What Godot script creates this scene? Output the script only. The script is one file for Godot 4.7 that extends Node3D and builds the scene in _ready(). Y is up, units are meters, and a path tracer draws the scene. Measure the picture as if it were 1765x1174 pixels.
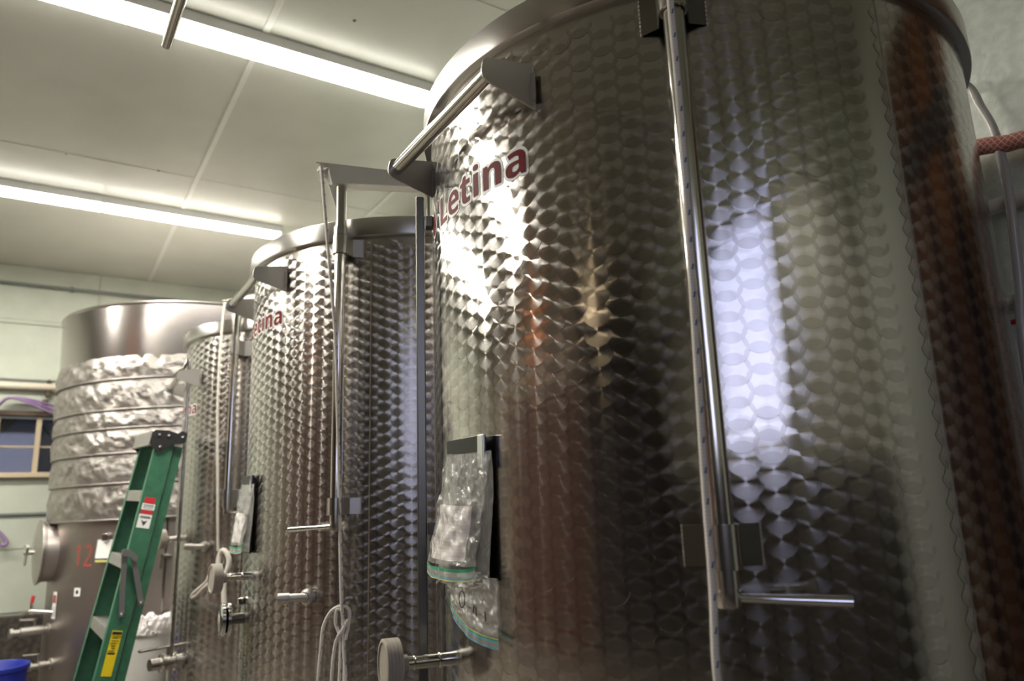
extends Node3D
# Winery cellar: a row of engine-turned stainless tanks seen from below, strip lights, ladder, insulated tank.
# Metres, y up, floor at y = 0.

const T1 := Vector3(1.4116, 0, -1.3111)
const T2 := Vector3(1.3387, 0, -2.8545)
const T3 := Vector3(1.3192, 0, -4.4048)
const T4 := Vector3(1.0734, 0, -6.2494)
const RB := 0.6803          # tank shell radius
const CEIL := 3.673
const BACK := -7.4
const RIGHT := 2.25
const LEFT := -5.5
const FRONT := 3.0

var M := {}
var used := {}

# ------------------------------------------------------------------ mesh builder
class MB:
	var v := PackedVector3Array()
	var n := PackedVector3Array()
	var uv := PackedVector2Array()
	var idx := PackedInt32Array()
	var eps := 0.01

	func vert(p: Vector3, nn: Vector3, u := Vector2.ZERO) -> int:
		v.append(p); n.append(nn); uv.append(u)
		return v.size() - 1

	func face(a: int, b: int, c: int) -> void:
		var g := (v[b] - v[a]).cross(v[c] - v[a])
		if g.dot(n[a] + n[b] + n[c]) > 0.0:
			idx.append(a); idx.append(c); idx.append(b)
		else:
			idx.append(a); idx.append(b); idx.append(c)

	func quad(a: Vector3, b: Vector3, c: Vector3, d: Vector3, nn: Vector3, us := 1.0, vs := 1.0) -> void:
		var i := vert(a, nn, Vector2(0, 0)); vert(b, nn, Vector2(us, 0)); vert(c, nn, Vector2(us, vs)); vert(d, nn, Vector2(0, vs))
		face(i, i + 1, i + 2); face(i, i + 2, i + 3)

	func box(c: Vector3, s: Vector3, b := Basis(), bev := 0.0) -> void:
		var h := s * 0.5
		bev = minf(bev, minf(h.x, minf(h.y, h.z)) * 0.6)
		var ax := [b.x, b.y, b.z]
		var hs := [h.x, h.y, h.z]
		for k in 3:
			var k1 := (k + 1) % 3
			var k2 := (k + 2) % 3
			for sg in [-1.0, 1.0]:
				var o: Vector3 = c + ax[k] * (hs[k] * sg)
				var e1: Vector3 = ax[k1] * (hs[k1] - bev)
				var e2: Vector3 = ax[k2] * (hs[k2] - bev)
				quad(o - e1 - e2, o + e1 - e2, o + e1 + e2, o - e1 + e2, ax[k] * sg, 2.0 * hs[k1], 2.0 * hs[k2])
		if bev <= 0.0:
			return
		for k in 3:   # edges along axis k
			var k1 := (k + 1) % 3
			var k2 := (k + 2) % 3
			for s1 in [-1.0, 1.0]:
				for s2 in [-1.0, 1.0]:
					var e: Vector3 = ax[k] * (hs[k] - bev)
					var pa: Vector3 = c + ax[k1] * (hs[k1] * s1) + ax[k2] * ((hs[k2] - bev) * s2)
					var pb: Vector3 = c + ax[k1] * ((hs[k1] - bev) * s1) + ax[k2] * (hs[k2] * s2)
					var na: Vector3 = ax[k1] * s1
					var nb: Vector3 = ax[k2] * s2
					var i := vert(pa - e, na); vert(pa + e, na); vert(pb + e, nb); vert(pb - e, nb)
					face(i, i + 1, i + 2); face(i, i + 2, i + 3)
		for sx in [-1.0, 1.0]:
			for sy in [-1.0, 1.0]:
				for sz in [-1.0, 1.0]:
					var q: Vector3 = c + b.x * ((h.x - bev) * sx) + b.y * ((h.y - bev) * sy) + b.z * ((h.z - bev) * sz)
					var i := vert(q + b.x * (bev * sx), b.x * sx); vert(q + b.y * (bev * sy), b.y * sy); vert(q + b.z * (bev * sz), b.z * sz)
					face(i, i + 1, i + 2)

	func tube(pts: Array, r: float, sides := 12, cap := true, r2 := -1.0) -> void:
		var m := pts.size()
		var len := 0.0
		var nrm := Vector3.ZERO
		var first := v.size()
		for i in m:
			var p: Vector3 = pts[i]
			var t: Vector3 = ((pts[mini(i + 1, m - 1)] as Vector3) - (pts[maxi(i - 1, 0)] as Vector3)).normalized()
			if i == 0:
				nrm = t.cross(Vector3.UP if absf(t.y) < 0.9 else Vector3.RIGHT).normalized()
			else:
				len += p.distance_to(pts[i - 1])
				nrm = (nrm - t * nrm.dot(t)).normalized()
			var bi := t.cross(nrm)
			var rr := r if r2 < 0.0 else lerpf(r, r2, float(i) / (m - 1))
			for k in sides + 1:
				var a := TAU * k / sides
				var d := nrm * cos(a) + bi * sin(a)
				vert(p + d * rr, d, Vector2(float(k) / sides, len))
		for i in m - 1:
			for k in sides:
				var a := first + i * (sides + 1) + k
				face(a, a + 1, a + sides + 2); face(a, a + sides + 2, a + sides + 1)
		if cap:
			for e in [0, m - 1]:
				var p: Vector3 = pts[e]
				var t: Vector3 = (p - (pts[1] if e == 0 else pts[m - 2]) as Vector3).normalized()
				var ci := vert(p, t)
				for k in sides + 1:
					vert(v[first + e * (sides + 1) + k], t)
				for k in sides:
					face(ci, ci + 1 + k, ci + 2 + k)

	# profile of (radius, height) revolved about xf's y axis
	func lathe(prof: Array, xf := Transform3D(), sides := 32, a0 := 0.0, a1 := TAU, smooth := 40.0) -> void:
		var m := prof.size()
		var sn := []
		for i in m - 1:
			var d: Vector2 = ((prof[i + 1] as Vector2) - (prof[i] as Vector2)).normalized()
			sn.append(Vector2(d.y, -d.x))
		var len := 0.0
		for i in m - 1:
			var p: Vector2 = prof[i]
			var q: Vector2 = prof[i + 1]
			var np: Vector2 = sn[i]
			var nq: Vector2 = sn[i]
			if i > 0 and absf((sn[i] as Vector2).angle_to(sn[i - 1])) < deg_to_rad(smooth):
				np = ((sn[i] as Vector2) + (sn[i - 1] as Vector2)).normalized()
			if i < m - 2 and absf((sn[i] as Vector2).angle_to(sn[i + 1])) < deg_to_rad(smooth):
				nq = ((sn[i] as Vector2) + (sn[i + 1] as Vector2)).normalized()
			var l2 := len + p.distance_to(q)
			var first := v.size()
			for k in sides + 1:
				var a := lerpf(a0, a1, float(k) / sides)
				var d := Vector3(sin(a), 0, cos(a))
				vert(xf * (d * p.x + Vector3.UP * p.y), xf.basis * (d * np.x + Vector3.UP * np.y), Vector2(len, a))
				vert(xf * (d * q.x + Vector3.UP * q.y), xf.basis * (d * nq.x + Vector3.UP * nq.y), Vector2(l2, a))
			for k in sides:
				var b := first + 2 * k
				face(b, b + 1, b + 3); face(b, b + 3, b + 2)
			len = l2

	# flat polygon (x, y) extruded along xf's z, centred
	func prism(poly: PackedVector2Array, depth: float, xf := Transform3D()) -> void:
		var tr := Geometry2D.triangulate_polygon(poly)
		for sg in [-1.0, 1.0]:
			var first := v.size()
			for p in poly:
				vert(xf * Vector3(p.x, p.y, depth * 0.5 * sg), xf.basis.z * sg, p)
			for i in range(0, tr.size(), 3):
				face(first + tr[i], first + tr[i + 1], first + tr[i + 2])
		var m := poly.size()
		var ccw := not Geometry2D.is_polygon_clockwise(poly)
		for i in m:
			var p := poly[i]
			var q := poly[(i + 1) % m]
			var d := (q - p).normalized()
			var nn := Vector2(d.y, -d.x) * (1.0 if ccw else -1.0)
			quad(xf * Vector3(p.x, p.y, -depth / 2), xf * Vector3(q.x, q.y, -depth / 2), xf * Vector3(q.x, q.y, depth / 2), xf * Vector3(p.x, p.y, depth / 2), xf.basis * Vector3(nn.x, nn.y, 0))

	func patch(f: Callable, nu: int, nv: int, flip := false) -> void:
		var first := v.size()
		for j in nv + 1:
			for i in nu + 1:
				var u := float(i) / nu
				var w := float(j) / nv
				var p: Vector3 = f.call(u, w)
				var du: Vector3 = f.call(minf(u + eps, 1.0), w) - f.call(maxf(u - eps, 0.0), w)
				var dv: Vector3 = f.call(u, minf(w + eps, 1.0)) - f.call(u, maxf(w - eps, 0.0))
				var nn := du.cross(dv).normalized()
				vert(p, -nn if flip else nn, Vector2(u, w))
		for j in nv:
			for i in nu:
				var a := first + j * (nu + 1) + i
				face(a, a + 1, a + nu + 2); face(a, a + nu + 2, a + nu + 1)

	func mesh() -> ArrayMesh:
		var arr := []
		arr.resize(Mesh.ARRAY_MAX)
		arr[Mesh.ARRAY_VERTEX] = v
		arr[Mesh.ARRAY_NORMAL] = n
		arr[Mesh.ARRAY_TEX_UV] = uv
		arr[Mesh.ARRAY_INDEX] = idx
		var am := ArrayMesh.new()
		am.add_surface_from_arrays(Mesh.PRIMITIVE_TRIANGLES, arr)
		return am

# ------------------------------------------------------------------ scene helpers
func numbered(called: String) -> String:
	if not used.has(called):
		used[called] = 0
		return called
	used[called] += 1
	return "%s_%03d" % [called, used[called]]

func thing(called: String, label: String, category: String, at := Vector3.ZERO, group := "") -> Node3D:
	var o := Node3D.new()
	o.name = numbered(called)
	add_child(o)
	o.position = at
	o.set_meta("label", label)
	o.set_meta("category", category)
	if group:
		o.set_meta("group", group)
	return o

func part(called: String, b: MB, m: Material, parent: Node3D, label := "") -> MeshInstance3D:
	var o := MeshInstance3D.new()
	o.name = called
	o.mesh = b.mesh()
	o.material_override = m
	parent.add_child(o, true)
	if label:
		o.set_meta("label", label)
	return o

func solo(called: String, b: MB, m: Material, label: String, category: String, at := Vector3.ZERO, group := "") -> MeshInstance3D:
	var o := MeshInstance3D.new()
	o.name = numbered(called)
	o.mesh = b.mesh()
	o.material_override = m
	add_child(o)
	o.position = at
	o.set_meta("label", label)
	o.set_meta("category", category)
	if group:
		o.set_meta("group", group)
	return o

func struct(called: String, b: MB, m: Material, parent: Node3D = self) -> MeshInstance3D:
	var o := MeshInstance3D.new()
	o.name = called
	o.mesh = b.mesh()
	o.material_override = m
	parent.add_child(o, true)
	if parent == self:
		o.set_meta("kind", "structure")
	return o

func pol(deg: float, r: float, y: float) -> Vector3:   # a point round a tank's own axis
	var a := deg_to_rad(deg)
	return Vector3(r * sin(a), y, r * cos(a))

func out(deg: float) -> Vector3:
	return pol(deg, 1.0, 0.0)

func along(deg: float) -> Vector3:                      # tangent, to the right seen from outside
	return Vector3(cos(deg_to_rad(deg)), 0, -sin(deg_to_rad(deg)))

func frame(deg: float, r: float, y: float) -> Transform3D:   # x along the shell, y up, z outward
	return Transform3D(Basis(along(deg), Vector3.UP, out(deg)), pol(deg, r, y))

func axis_frame(at: Vector3, dir: Vector3) -> Transform3D:   # y along dir
	var y := dir.normalized()
	var x := y.cross(Vector3.UP if absf(y.y) < 0.9 else Vector3.RIGHT).normalized()
	return Transform3D(Basis(x, y, x.cross(y)), at)

func bez(pts: Array, steps := 8) -> Array:              # smooth curve through points
	var c := Curve3D.new()
	for i in pts.size():
		var t: Vector3 = ((pts[mini(i + 1, pts.size() - 1)] as Vector3) - (pts[maxi(i - 1, 0)] as Vector3)) / 6.0
		c.add_point(pts[i], -t, t)
	var o := []
	for i in pts.size() - 1:
		for k in steps:
			o.append(c.sample(i, float(k) / steps))
	o.append(pts[pts.size() - 1])
	return o

func rounded(poly: Array, radii: Array, seg := 6) -> PackedVector2Array:
	var o := PackedVector2Array()
	var m := poly.size()
	for i in m:
		var p: Vector2 = poly[i]
		var r: float = radii[i]
		if r <= 0.0:
			o.append(p)
			continue
		var a: Vector2 = ((poly[(i + m - 1) % m] as Vector2) - p).normalized()
		var b: Vector2 = ((poly[(i + 1) % m] as Vector2) - p).normalized()
		var half := absf(a.angle_to(b)) / 2.0
		var d := r / tan(half)
		for k in seg + 1:
			var t := float(k) / seg
			var s := p + a * d
			var e := p + b * d
			o.append(s * (1 - t) * (1 - t) + p * (2 * t * (1 - t)) + e * t * t)
	return o

# ------------------------------------------------------------------ materials
func noise_tex(freq: float, oct: int, size: int, ramp: Array, normal := 0.0, seed_ := 1, kind := FastNoiseLite.TYPE_SIMPLEX_SMOOTH) -> NoiseTexture2D:
	var fn := FastNoiseLite.new()
	fn.noise_type = kind
	fn.frequency = freq
	fn.fractal_octaves = oct
	fn.seed = seed_
	var t := NoiseTexture2D.new()
	t.width = size
	t.height = size
	t.seamless = true
	t.noise = fn
	if normal > 0.0:
		t.as_normal_map = true
		t.bump_strength = normal
	elif ramp.size():
		var g := Gradient.new()
		g.offsets = PackedFloat32Array([0.0, 1.0])
		g.colors = PackedColorArray([ramp[0], ramp[1]])
		t.color_ramp = g
	return t

func mat(c: Color, rough: float, metal := 0.0) -> StandardMaterial3D:
	var m := StandardMaterial3D.new()
	m.albedo_color = c
	m.roughness = rough
	m.metallic = metal
	return m

func tri(m: StandardMaterial3D, tex: Texture2D, sc: float, normal: Texture2D = null, strength := 0.3) -> StandardMaterial3D:
	m.albedo_texture = tex
	m.uv1_triplanar = true
	m.uv1_world_triplanar = true
	m.uv1_scale = Vector3.ONE * sc
	if normal:
		m.normal_enabled = true
		m.normal_texture = normal
		m.normal_scale = strength
	return m

func c8(r: int, g: int, b: int) -> Color:
	return Color8(r, g, b)

func materials() -> void:
	# metals
	var s := mat(c8(200, 196, 192), 0.135, 1.0)          # engine-turned fans: rough across the rings, sharp along them
	s.anisotropy_enabled = true
	s.anisotropy = 1.0
	M.fan = s
	s = mat(c8(182, 178, 174), 0.16, 1.0)
	s.anisotropy_enabled = true
	s.anisotropy = 0.85
	M.lens = s
	M.fan_worn = M.fan.duplicate()
	M.fan_worn.roughness = 0.25
	M.lens_worn = M.lens.duplicate()
	M.lens_worn.roughness = 0.26
	s = mat(c8(198, 195, 189), 0.24, 1.0)
	M.shell = s
	s = mat(c8(205, 203, 200), 0.3, 1.0)
	s.anisotropy_enabled = true
	s.anisotropy = 0.8
	M.rim = s
	M.steel = mat(c8(205, 202, 197), 0.2, 1.0)
	M.tube = mat(c8(212, 209, 204), 0.13, 1.0)
	M.dull = mat(c8(186, 182, 176), 0.42, 1.0)
	M.satin = mat(c8(226, 224, 216), 0.5, 0.2)
	M.guard = mat(c8(112, 110, 103), 0.35, 1.0)
	M.chrome = mat(c8(225, 225, 226), 0.07, 1.0)
	M.weld = tri(mat(c8(190, 183, 172), 0.35, 1.0), null, 60.0, noise_tex(0.05, 3, 256, [], 8.0, 5), 0.8)
	M.foil = tri(mat(c8(170, 164, 160), 0.46, 1.0), null, 1.6, noise_tex(0.012, 4, 512, [], 10.0, 11), 0.55)
	M.tank4 = tri(mat(c8(182, 175, 173), 0.21, 1.0), null, 0.7, noise_tex(0.006, 2, 256, [], 3.0, 12), 0.15)
	M.tank4low = M.tank4.duplicate()
	M.tank4low.roughness = 0.42
	M.tank4low.albedo_color = c8(172, 163, 158)
	M.alu = tri(mat(c8(200, 198, 195), 0.45, 0.9), noise_tex(0.03, 3, 256, [c8(190, 188, 186), c8(235, 234, 232)], 0.0, 3), 6.0)
	M.strut = mat(c8(128, 128, 127), 0.5, 0.6)
	# room
	var bump := noise_tex(0.03, 4, 512, [], 4.0, 21)
	M.wall = tri(mat(c8(192, 197, 184), 0.5), noise_tex(0.01, 4, 512, [c8(244, 244, 242), c8(255, 255, 253)], 0.0, 22), 0.9, bump, 0.08)
	M.stucco = tri(mat(c8(234, 240, 232), 0.42), noise_tex(0.02, 4, 512, [c8(228, 228, 226), c8(255, 255, 255)], 0.0, 24), 2.0, noise_tex(0.02, 5, 512, [], 6.0, 23), 0.35)
	M.ceil = tri(mat(c8(208, 208, 199), 0.33), noise_tex(0.006, 3, 512, [c8(246, 246, 245), c8(255, 255, 255)], 0.0, 25), 0.6, noise_tex(0.004, 2, 512, [], 2.0, 26), 0.06)
	M.batten = mat(c8(226, 226, 219), 0.35)
	M.frontwall = tri(mat(c8(206, 206, 198), 0.7), noise_tex(0.01, 4, 512, [c8(200, 200, 196), c8(255, 255, 255)], 0.0, 27), 0.8)
	M.leftwall = tri(mat(c8(182, 168, 156), 0.7), noise_tex(0.01, 4, 512, [c8(220, 220, 218), c8(255, 255, 255)], 0.0, 36), 0.8)
	M.concrete = tri(mat(c8(150, 140, 128), 0.55), noise_tex(0.02, 5, 512, [c8(130, 130, 130), c8(255, 255, 255)], 0.0, 28), 0.9, noise_tex(0.03, 4, 512, [], 4.0, 29), 0.3)
	M.footing = tri(mat(c8(92, 84, 76), 0.85), noise_tex(0.02, 5, 512, [c8(110, 110, 110), c8(255, 255, 255)], 0.0, 30), 1.4)
	M.redwood = tri(mat(c8(98, 66, 56), 0.6), grain_tex(c8(190, 180, 175), c8(255, 255, 255), 7), 1.0)
	M.darkwood = tri(mat(c8(66, 60, 58), 0.65), grain_tex(c8(180, 180, 180), c8(255, 255, 255), 8), 1.0)
	M.brownwood = tri(mat(c8(150, 102, 62), 0.6), grain_tex(c8(150, 140, 130), c8(255, 255, 255), 9), 1.0)
	M.tanframe = mat(c8(196, 178, 150), 0.55)
	M.darkframe = mat(c8(84, 68, 52), 0.6)
	M.glass = mat(Color(0.5, 0.53, 0.57, 0.02), 0.03)
	M.glass.transparency = BaseMaterial3D.TRANSPARENCY_ALPHA
	M.pvc = mat(c8(218, 208, 190), 0.4)
	M.pipegrey = mat(c8(128, 132, 130), 0.45, 0.4)
	M.pipewhite = mat(c8(214, 210, 200), 0.4)
	M.housing = mat(c8(232, 232, 233), 0.45)
	M.lamp = mat(c8(250, 250, 248), 0.4)
	M.lamp.emission_enabled = true
	M.lamp.emission = c8(255, 252, 240)
	M.lamp.emission_energy_multiplier = 16.0
	M.lamp_dim = M.lamp.duplicate()
	M.lamp_dim.emission_energy_multiplier = 2.5
	M.amber = mat(c8(255, 170, 70), 0.4)
	M.amber.emission_enabled = true
	M.amber.emission = c8(255, 130, 30)
	M.amber.emission_energy_multiplier = 7.0
	M.warm = mat(c8(255, 240, 220), 0.4)
	M.warm.emission_enabled = true
	M.warm.emission = c8(255, 226, 180)
	M.warm.emission_energy_multiplier = 2.5
	# other things
	M.rope = mat(Color.WHITE, 0.85)
	M.rope.albedo_texture = rope_tex()
	M.rope.uv1_scale = Vector3(1, 22.0, 1)
	M.ropeplain = mat(c8(206, 198, 188), 0.9)
	M.red = mat(c8(116, 12, 18), 0.5)
	M.red.metallic_specular = 0.2
	M.redmark = mat(c8(160, 74, 64), 0.6)
	M.white = mat(c8(238, 238, 236), 0.4)
	M.black = mat(c8(18, 18, 20), 0.35)
	M.board = tri(mat(c8(34, 37, 44), 0.28), noise_tex(0.15, 4, 256, [c8(120, 120, 126), c8(255, 255, 255)], 0.0, 33), 9.0)
	M.grey = mat(c8(150, 144, 134), 0.55)
	M.gauge = mat(c8(158, 150, 139), 0.5)
	M.ink = mat(c8(22, 20, 26), 0.6)
	M.green = tri(mat(c8(62, 118, 90), 0.42), noise_tex(0.02, 4, 256, [c8(205, 205, 205), c8(255, 255, 255)], 0.0, 35), 3.0)
	M.plasticblk = mat(c8(38, 37, 38), 0.5)
	M.paper = mat(c8(244, 240, 238), 0.8)
	M.paper.albedo_texture = paper_tex()
	M.plainpaper = mat(c8(236, 234, 230), 0.8)
	M.bag = mat(Color(0.93, 0.92, 0.9, 0.22), 0.16)
	M.bag.transparency = BaseMaterial3D.TRANSPARENCY_ALPHA
	M.bag.normal_enabled = true
	M.bag.normal_texture = noise_tex(0.014, 4, 512, [], 12.0, 41)
	M.bag.normal_scale = 0.4
	M.bag.metallic_specular = 0.5
	M.bag2 = mat(Color(0.9, 0.88, 0.85, 0.34), 0.2)
	M.bag2.transparency = BaseMaterial3D.TRANSPARENCY_ALPHA
	M.bag2.normal_enabled = true
	M.bag2.normal_texture = M.bag.normal_texture
	M.bag2.normal_scale = 0.5
	M.zipgreen = mat(c8(60, 160, 120), 0.4)
	M.zipblue = mat(c8(110, 180, 200), 0.4)
	M.zipyellow = mat(c8(214, 206, 128), 0.4)
	M.bin = mat(c8(214, 212, 208), 0.5)
	M.binbag = mat(c8(240, 234, 234), 0.5)
	M.tub = mat(c8(20, 38, 140), 0.45)
	M.purple = mat(c8(140, 112, 158), 0.45)
	M.pinkhose = mat(Color.WHITE, 0.3)
	M.pinkhose.albedo_texture = braid_tex()
	M.pinkhose.uv1_scale = Vector3(2, 14, 1)
	M.clearhose = mat(c8(188, 184, 180), 0.22)
	M.cable = mat(c8(128, 128, 126), 0.45)
	M.yellow = mat(c8(226, 200, 20), 0.5)
	M.stickred = mat(c8(196, 44, 48), 0.5)
	M.bark = mat(c8(9, 9, 12), 0.9)
	M.hill = mat(c8(17, 18, 24), 0.95)
	M.hill.metallic_specular = 0.0
	M.bark.metallic_specular = 0.0
	M.rubber = mat(c8(30, 29, 28), 0.8)

func grain_tex(a: Color, b: Color, seed_: int) -> ImageTexture:
	var fn := FastNoiseLite.new()
	fn.seed = seed_
	fn.frequency = 0.02
	fn.fractal_octaves = 4
	var im := Image.create(256, 256, false, Image.FORMAT_RGB8)
	for y in 256:
		for x in 256:
			var blend := absf(y - 128.0) / 128.0
			var t := lerpf(fn.get_noise_2d(x * 3.0, y * 0.22), fn.get_noise_2d(x * 3.0, (256 - y) * 0.22), blend * 0.5) * 0.8 + 0.5
			im.set_pixel(x, y, a.lerp(b, clampf(t, 0, 1)))
	return ImageTexture.create_from_image(im)

func rope_tex() -> ImageTexture:
	var im := Image.create(64, 64, false, Image.FORMAT_RGB8)
	for y in 64:
		for x in 64:
			var br := 0.5 + 0.5 * sin(TAU * (x * 3.0 / 64.0 + y * 4.0 / 64.0)) * sin(TAU * (x * 3.0 / 64.0 - y * 4.0 / 64.0))
			var c := c8(232, 226, 218).lerp(c8(190, 183, 176), br * 0.55)
			for k in 3:
				var cx := fposmod(x - 12.0 - k * 21.0 - (y - 10.0) * 0.3, 64.0)
				if cx < 6.0 and fposmod(y - k * 21.0, 64.0) < 14.0:
					c = c8(84, 108, 148)
			im.set_pixel(x, y, c)
	return ImageTexture.create_from_image(im)

func braid_tex() -> ImageTexture:
	var im := Image.create(64, 64, false, Image.FORMAT_RGB8)
	for y in 64:
		for x in 64:
			var a := absf(fposmod(x + y, 16.0) - 8.0) / 8.0
			var b := absf(fposmod(x - y, 16.0) - 8.0) / 8.0
			var c := c8(186, 112, 100)
			if a < 0.2 or b < 0.2:
				c = c8(226, 190, 182)
			im.set_pixel(x, y, c)
	return ImageTexture.create_from_image(im)

func paper_tex() -> ImageTexture:
	var rng := RandomNumberGenerator.new()
	rng.seed = 5
	var im := Image.create(128, 192, false, Image.FORMAT_RGB8)
	im.fill(c8(240, 236, 236))
	for row in 14:
		var y := 14 + row * 12
		for x in range(4, 124):
			im.set_pixel(x, y + 6, c8(204, 202, 206))
	for row in [0, 1, 2, 4]:
		var x := 12
		while x < (110 if row < 2 else 60):
			var w := rng.randi_range(2, 6)
			var h := rng.randi_range(3, 8)
			for k in w * 2:
				im.set_pixel(mini(x + rng.randi_range(0, w), 127), 12 + row * 12 + rng.randi_range(0, h), c8(128, 124, 132))
			x += w + rng.randi_range(1, 4)
	return ImageTexture.create_from_image(im)

# ------------------------------------------------------------------ ready
func _ready() -> void:
	var cam := Camera3D.new()
	cam.name = "camera"
	add_child(cam)
	cam.position = Vector3(0, 1.5, 0)
	cam.rotation = Vector3(0.21955, -0.57144, -0.03508)
	var at := CameraAttributesPhysical.new()
	at.frustum_focal_length = 25.69
	at.frustum_near = 0.05
	at.frustum_far = 200.0
	at.exposure_aperture = 2.8
	at.frustum_focus_distance = 1.75
	cam.attributes = at
	cam.fov = 50.07
	cam.current = true

	var we := WorldEnvironment.new()
	we.name = "world"
	var env := Environment.new()
	env.background_mode = Environment.BG_SKY
	var sky := Sky.new()
	var sm := ProceduralSkyMaterial.new()
	sm.sky_top_color = c8(150, 156, 192)
	sm.sky_horizon_color = c8(186, 190, 216)
	sm.ground_bottom_color = c8(60, 60, 64)
	sm.ground_horizon_color = c8(110, 112, 124)
	sky.sky_material = sm
	env.sky = sky
	env.background_energy_multiplier = 4.2
	env.tonemap_mode = Environment.TONE_MAPPER_LINEAR
	env.tonemap_exposure = 1.2
	env.sdfgi_enabled = true
	env.ssao_enabled = true
	env.ssil_enabled = true
	we.environment = env
	add_child(we)

	materials()
	room()
	lights()
	var m1 := swirl_meshes()
	tank(T1, "nearest large stainless tank with an engine-turned shell and red lettered sticker", 0, m1)
	tank(T2, "second stainless tank in the row, standing right behind the nearest one", 1, m1)
	tank(T3, "third, farthest swirl-finished tank, between the green ladder and the second tank", 2, m1)
	hoists()
	clutter_tank1()
	insulated_tank()
	ladder()
	background_things()

# ------------------------------------------------------------------ room
func room() -> void:
	var b := MB.new()
	b.box(Vector3((LEFT + RIGHT) / 2, -0.1, (BACK + FRONT) / 2), Vector3(RIGHT - LEFT + 0.4, 0.2, FRONT - BACK + 0.4))
	struct("floor", b, M.concrete)
	# ceiling: glossy sheet panels between battens
	b = MB.new()
	b.box(Vector3((LEFT + RIGHT) / 2, CEIL + 0.11, (BACK + FRONT) / 2), Vector3(RIGHT - LEFT + 0.4, 0.18, FRONT - BACK + 0.4))
	var ceiling := struct("ceiling", b, M.ceil)
	var xs := [LEFT, -4.187, -2.967, -1.747, -0.527, 0.693, 1.913, RIGHT]
	var zs := [BACK, -4.874, -2.434, 0.006, 2.446, FRONT]
	for i in xs.size() - 1:
		for j in zs.size() - 1:
			b = MB.new()
			var w: float = xs[i + 1] - xs[i]
			var l: float = zs[j + 1] - zs[j]
			b.box(Vector3(xs[i] + w / 2, CEIL + 0.01, zs[j] + l / 2), Vector3(w - 0.003, 0.02, l - 0.004), Basis(), 0.0015)
			struct("panel", b, M.ceil, ceiling)
	for i in range(1, xs.size() - 1):
		b = MB.new()
		b.box(Vector3(xs[i], CEIL - 0.003, (BACK + FRONT) / 2), Vector3(0.03, 0.006, FRONT - BACK), Basis(), 0.003)
		struct("batten", b, M.batten, ceiling)
	for j in range(1, zs.size() - 1):
		b = MB.new()
		b.box(Vector3((LEFT + RIGHT) / 2, CEIL - 0.0015, zs[j]), Vector3(RIGHT - LEFT, 0.003, 0.03), Basis(), 0.001)
		struct("joint_strip", b, M.ceil, ceiling)
	for p in [Vector2(1.05, -2.62), Vector2(1.12, -2.50), Vector2(1.02, -2.82), Vector2(0.46, -4.86), Vector2(-0.05, -4.87)]:
		b = MB.new()
		b.lathe([Vector2(0, -0.004), Vector2(0.006, -0.003), Vector2(0.008, 0.001)], Transform3D(Basis(), Vector3(p.x, CEIL - 0.001, p.y)), 10)
		struct("screw", b, M.darkframe, ceiling)

	# back wall with its window opening (x -0.66..0.55, y 1.885..2.36)
	b = MB.new()
	var z0 := BACK - 0.1
	b.box(Vector3((LEFT - 0.66) / 2 - 0.1, CEIL / 2, z0), Vector3(-0.66 - LEFT + 0.2, CEIL + 0.2, 0.2))
	b.box(Vector3((RIGHT + 0.55) / 2 + 0.1, CEIL / 2, z0), Vector3(RIGHT - 0.55 + 0.2, CEIL + 0.2, 0.2))
	b.box(Vector3(-0.055, 0.9, z0), Vector3(1.21, 1.97, 0.2))
	b.box(Vector3(-0.055, 3.066, z0), Vector3(1.21, 1.412, 0.2))
	var wb := struct("wall_back", b, M.wall)
	var spans := [[0.78, 1.268], [1.274, 1.54], [1.56, 1.845], [2.40, 2.655], [2.675, 3.15], [3.19, 3.48], [3.5, CEIL - 0.004]]
	for s in spans:
		for seg in [[LEFT, -2.15], [-2.145, 0.29], [0.295, RIGHT]]:
			b = MB.new()
			b.box(Vector3((seg[0] + seg[1]) / 2.0, (s[0] + s[1]) / 2.0, BACK + 0.006), Vector3(seg[1] - seg[0], s[1] - s[0], 0.012), Basis(), 0.003)
			struct("panel", b, M.wall, wb)
	b = MB.new()
	b.box(Vector3(-1.6, 3.17, BACK + 0.012), Vector3(7.7, 0.036, 0.02), Basis(), 0.005)
	struct("cover_strip", b, M.wall, wb)
	b = MB.new()
	b.box(Vector3(-1.6, 0.38, BACK + 0.05), Vector3(7.7, 0.76, 0.1), Basis(), 0.012)
	struct("trim_1", b, M.footing)
	b = MB.new()
	b.box(Vector3(-1.6, 1.55, BACK + 0.02), Vector3(7.7, 0.018, 0.04), Basis(), 0.004)
	struct("trim_2", b, M.pipegrey)
	b = MB.new()
	b.box(Vector3(-1.6, 2.664, BACK + 0.014), Vector3(7.7, 0.014, 0.03), Basis(), 0.004)
	struct("trim_3", b, M.pipegrey)
	b = MB.new()
	b.tube([Vector3(-4.5, 3.503, BACK + 0.03), Vector3(2.2, 3.503, BACK + 0.03)], 0.014, 10)
	for x in [-1.4, 0.08, 1.4]:
		b.box(Vector3(x, 3.503, BACK + 0.02), Vector3(0.03, 0.05, 0.03), Basis(), 0.004)
	solo("conduit", b, M.pipegrey, "thin grey conduit running high along the back wall under the ceiling", "conduit")

	# window in the back wall
	var w1 := Node3D.new()
	w1.name = "window_1"
	w1.set_meta("kind", "structure")
	add_child(w1)
	b = MB.new()
	b.box(Vector3(-0.055, 2.38, BACK + 0.0), Vector3(1.33, 0.04, 0.1), Basis(), 0.004)
	struct("lintel", b, M.darkframe, w1)
	b = MB.new()
	b.box(Vector3(-0.055, 1.866, BACK + 0.01), Vector3(1.33, 0.042, 0.14), Basis(), 0.006)
	struct("sill", b, M.tanframe, w1)
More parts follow.
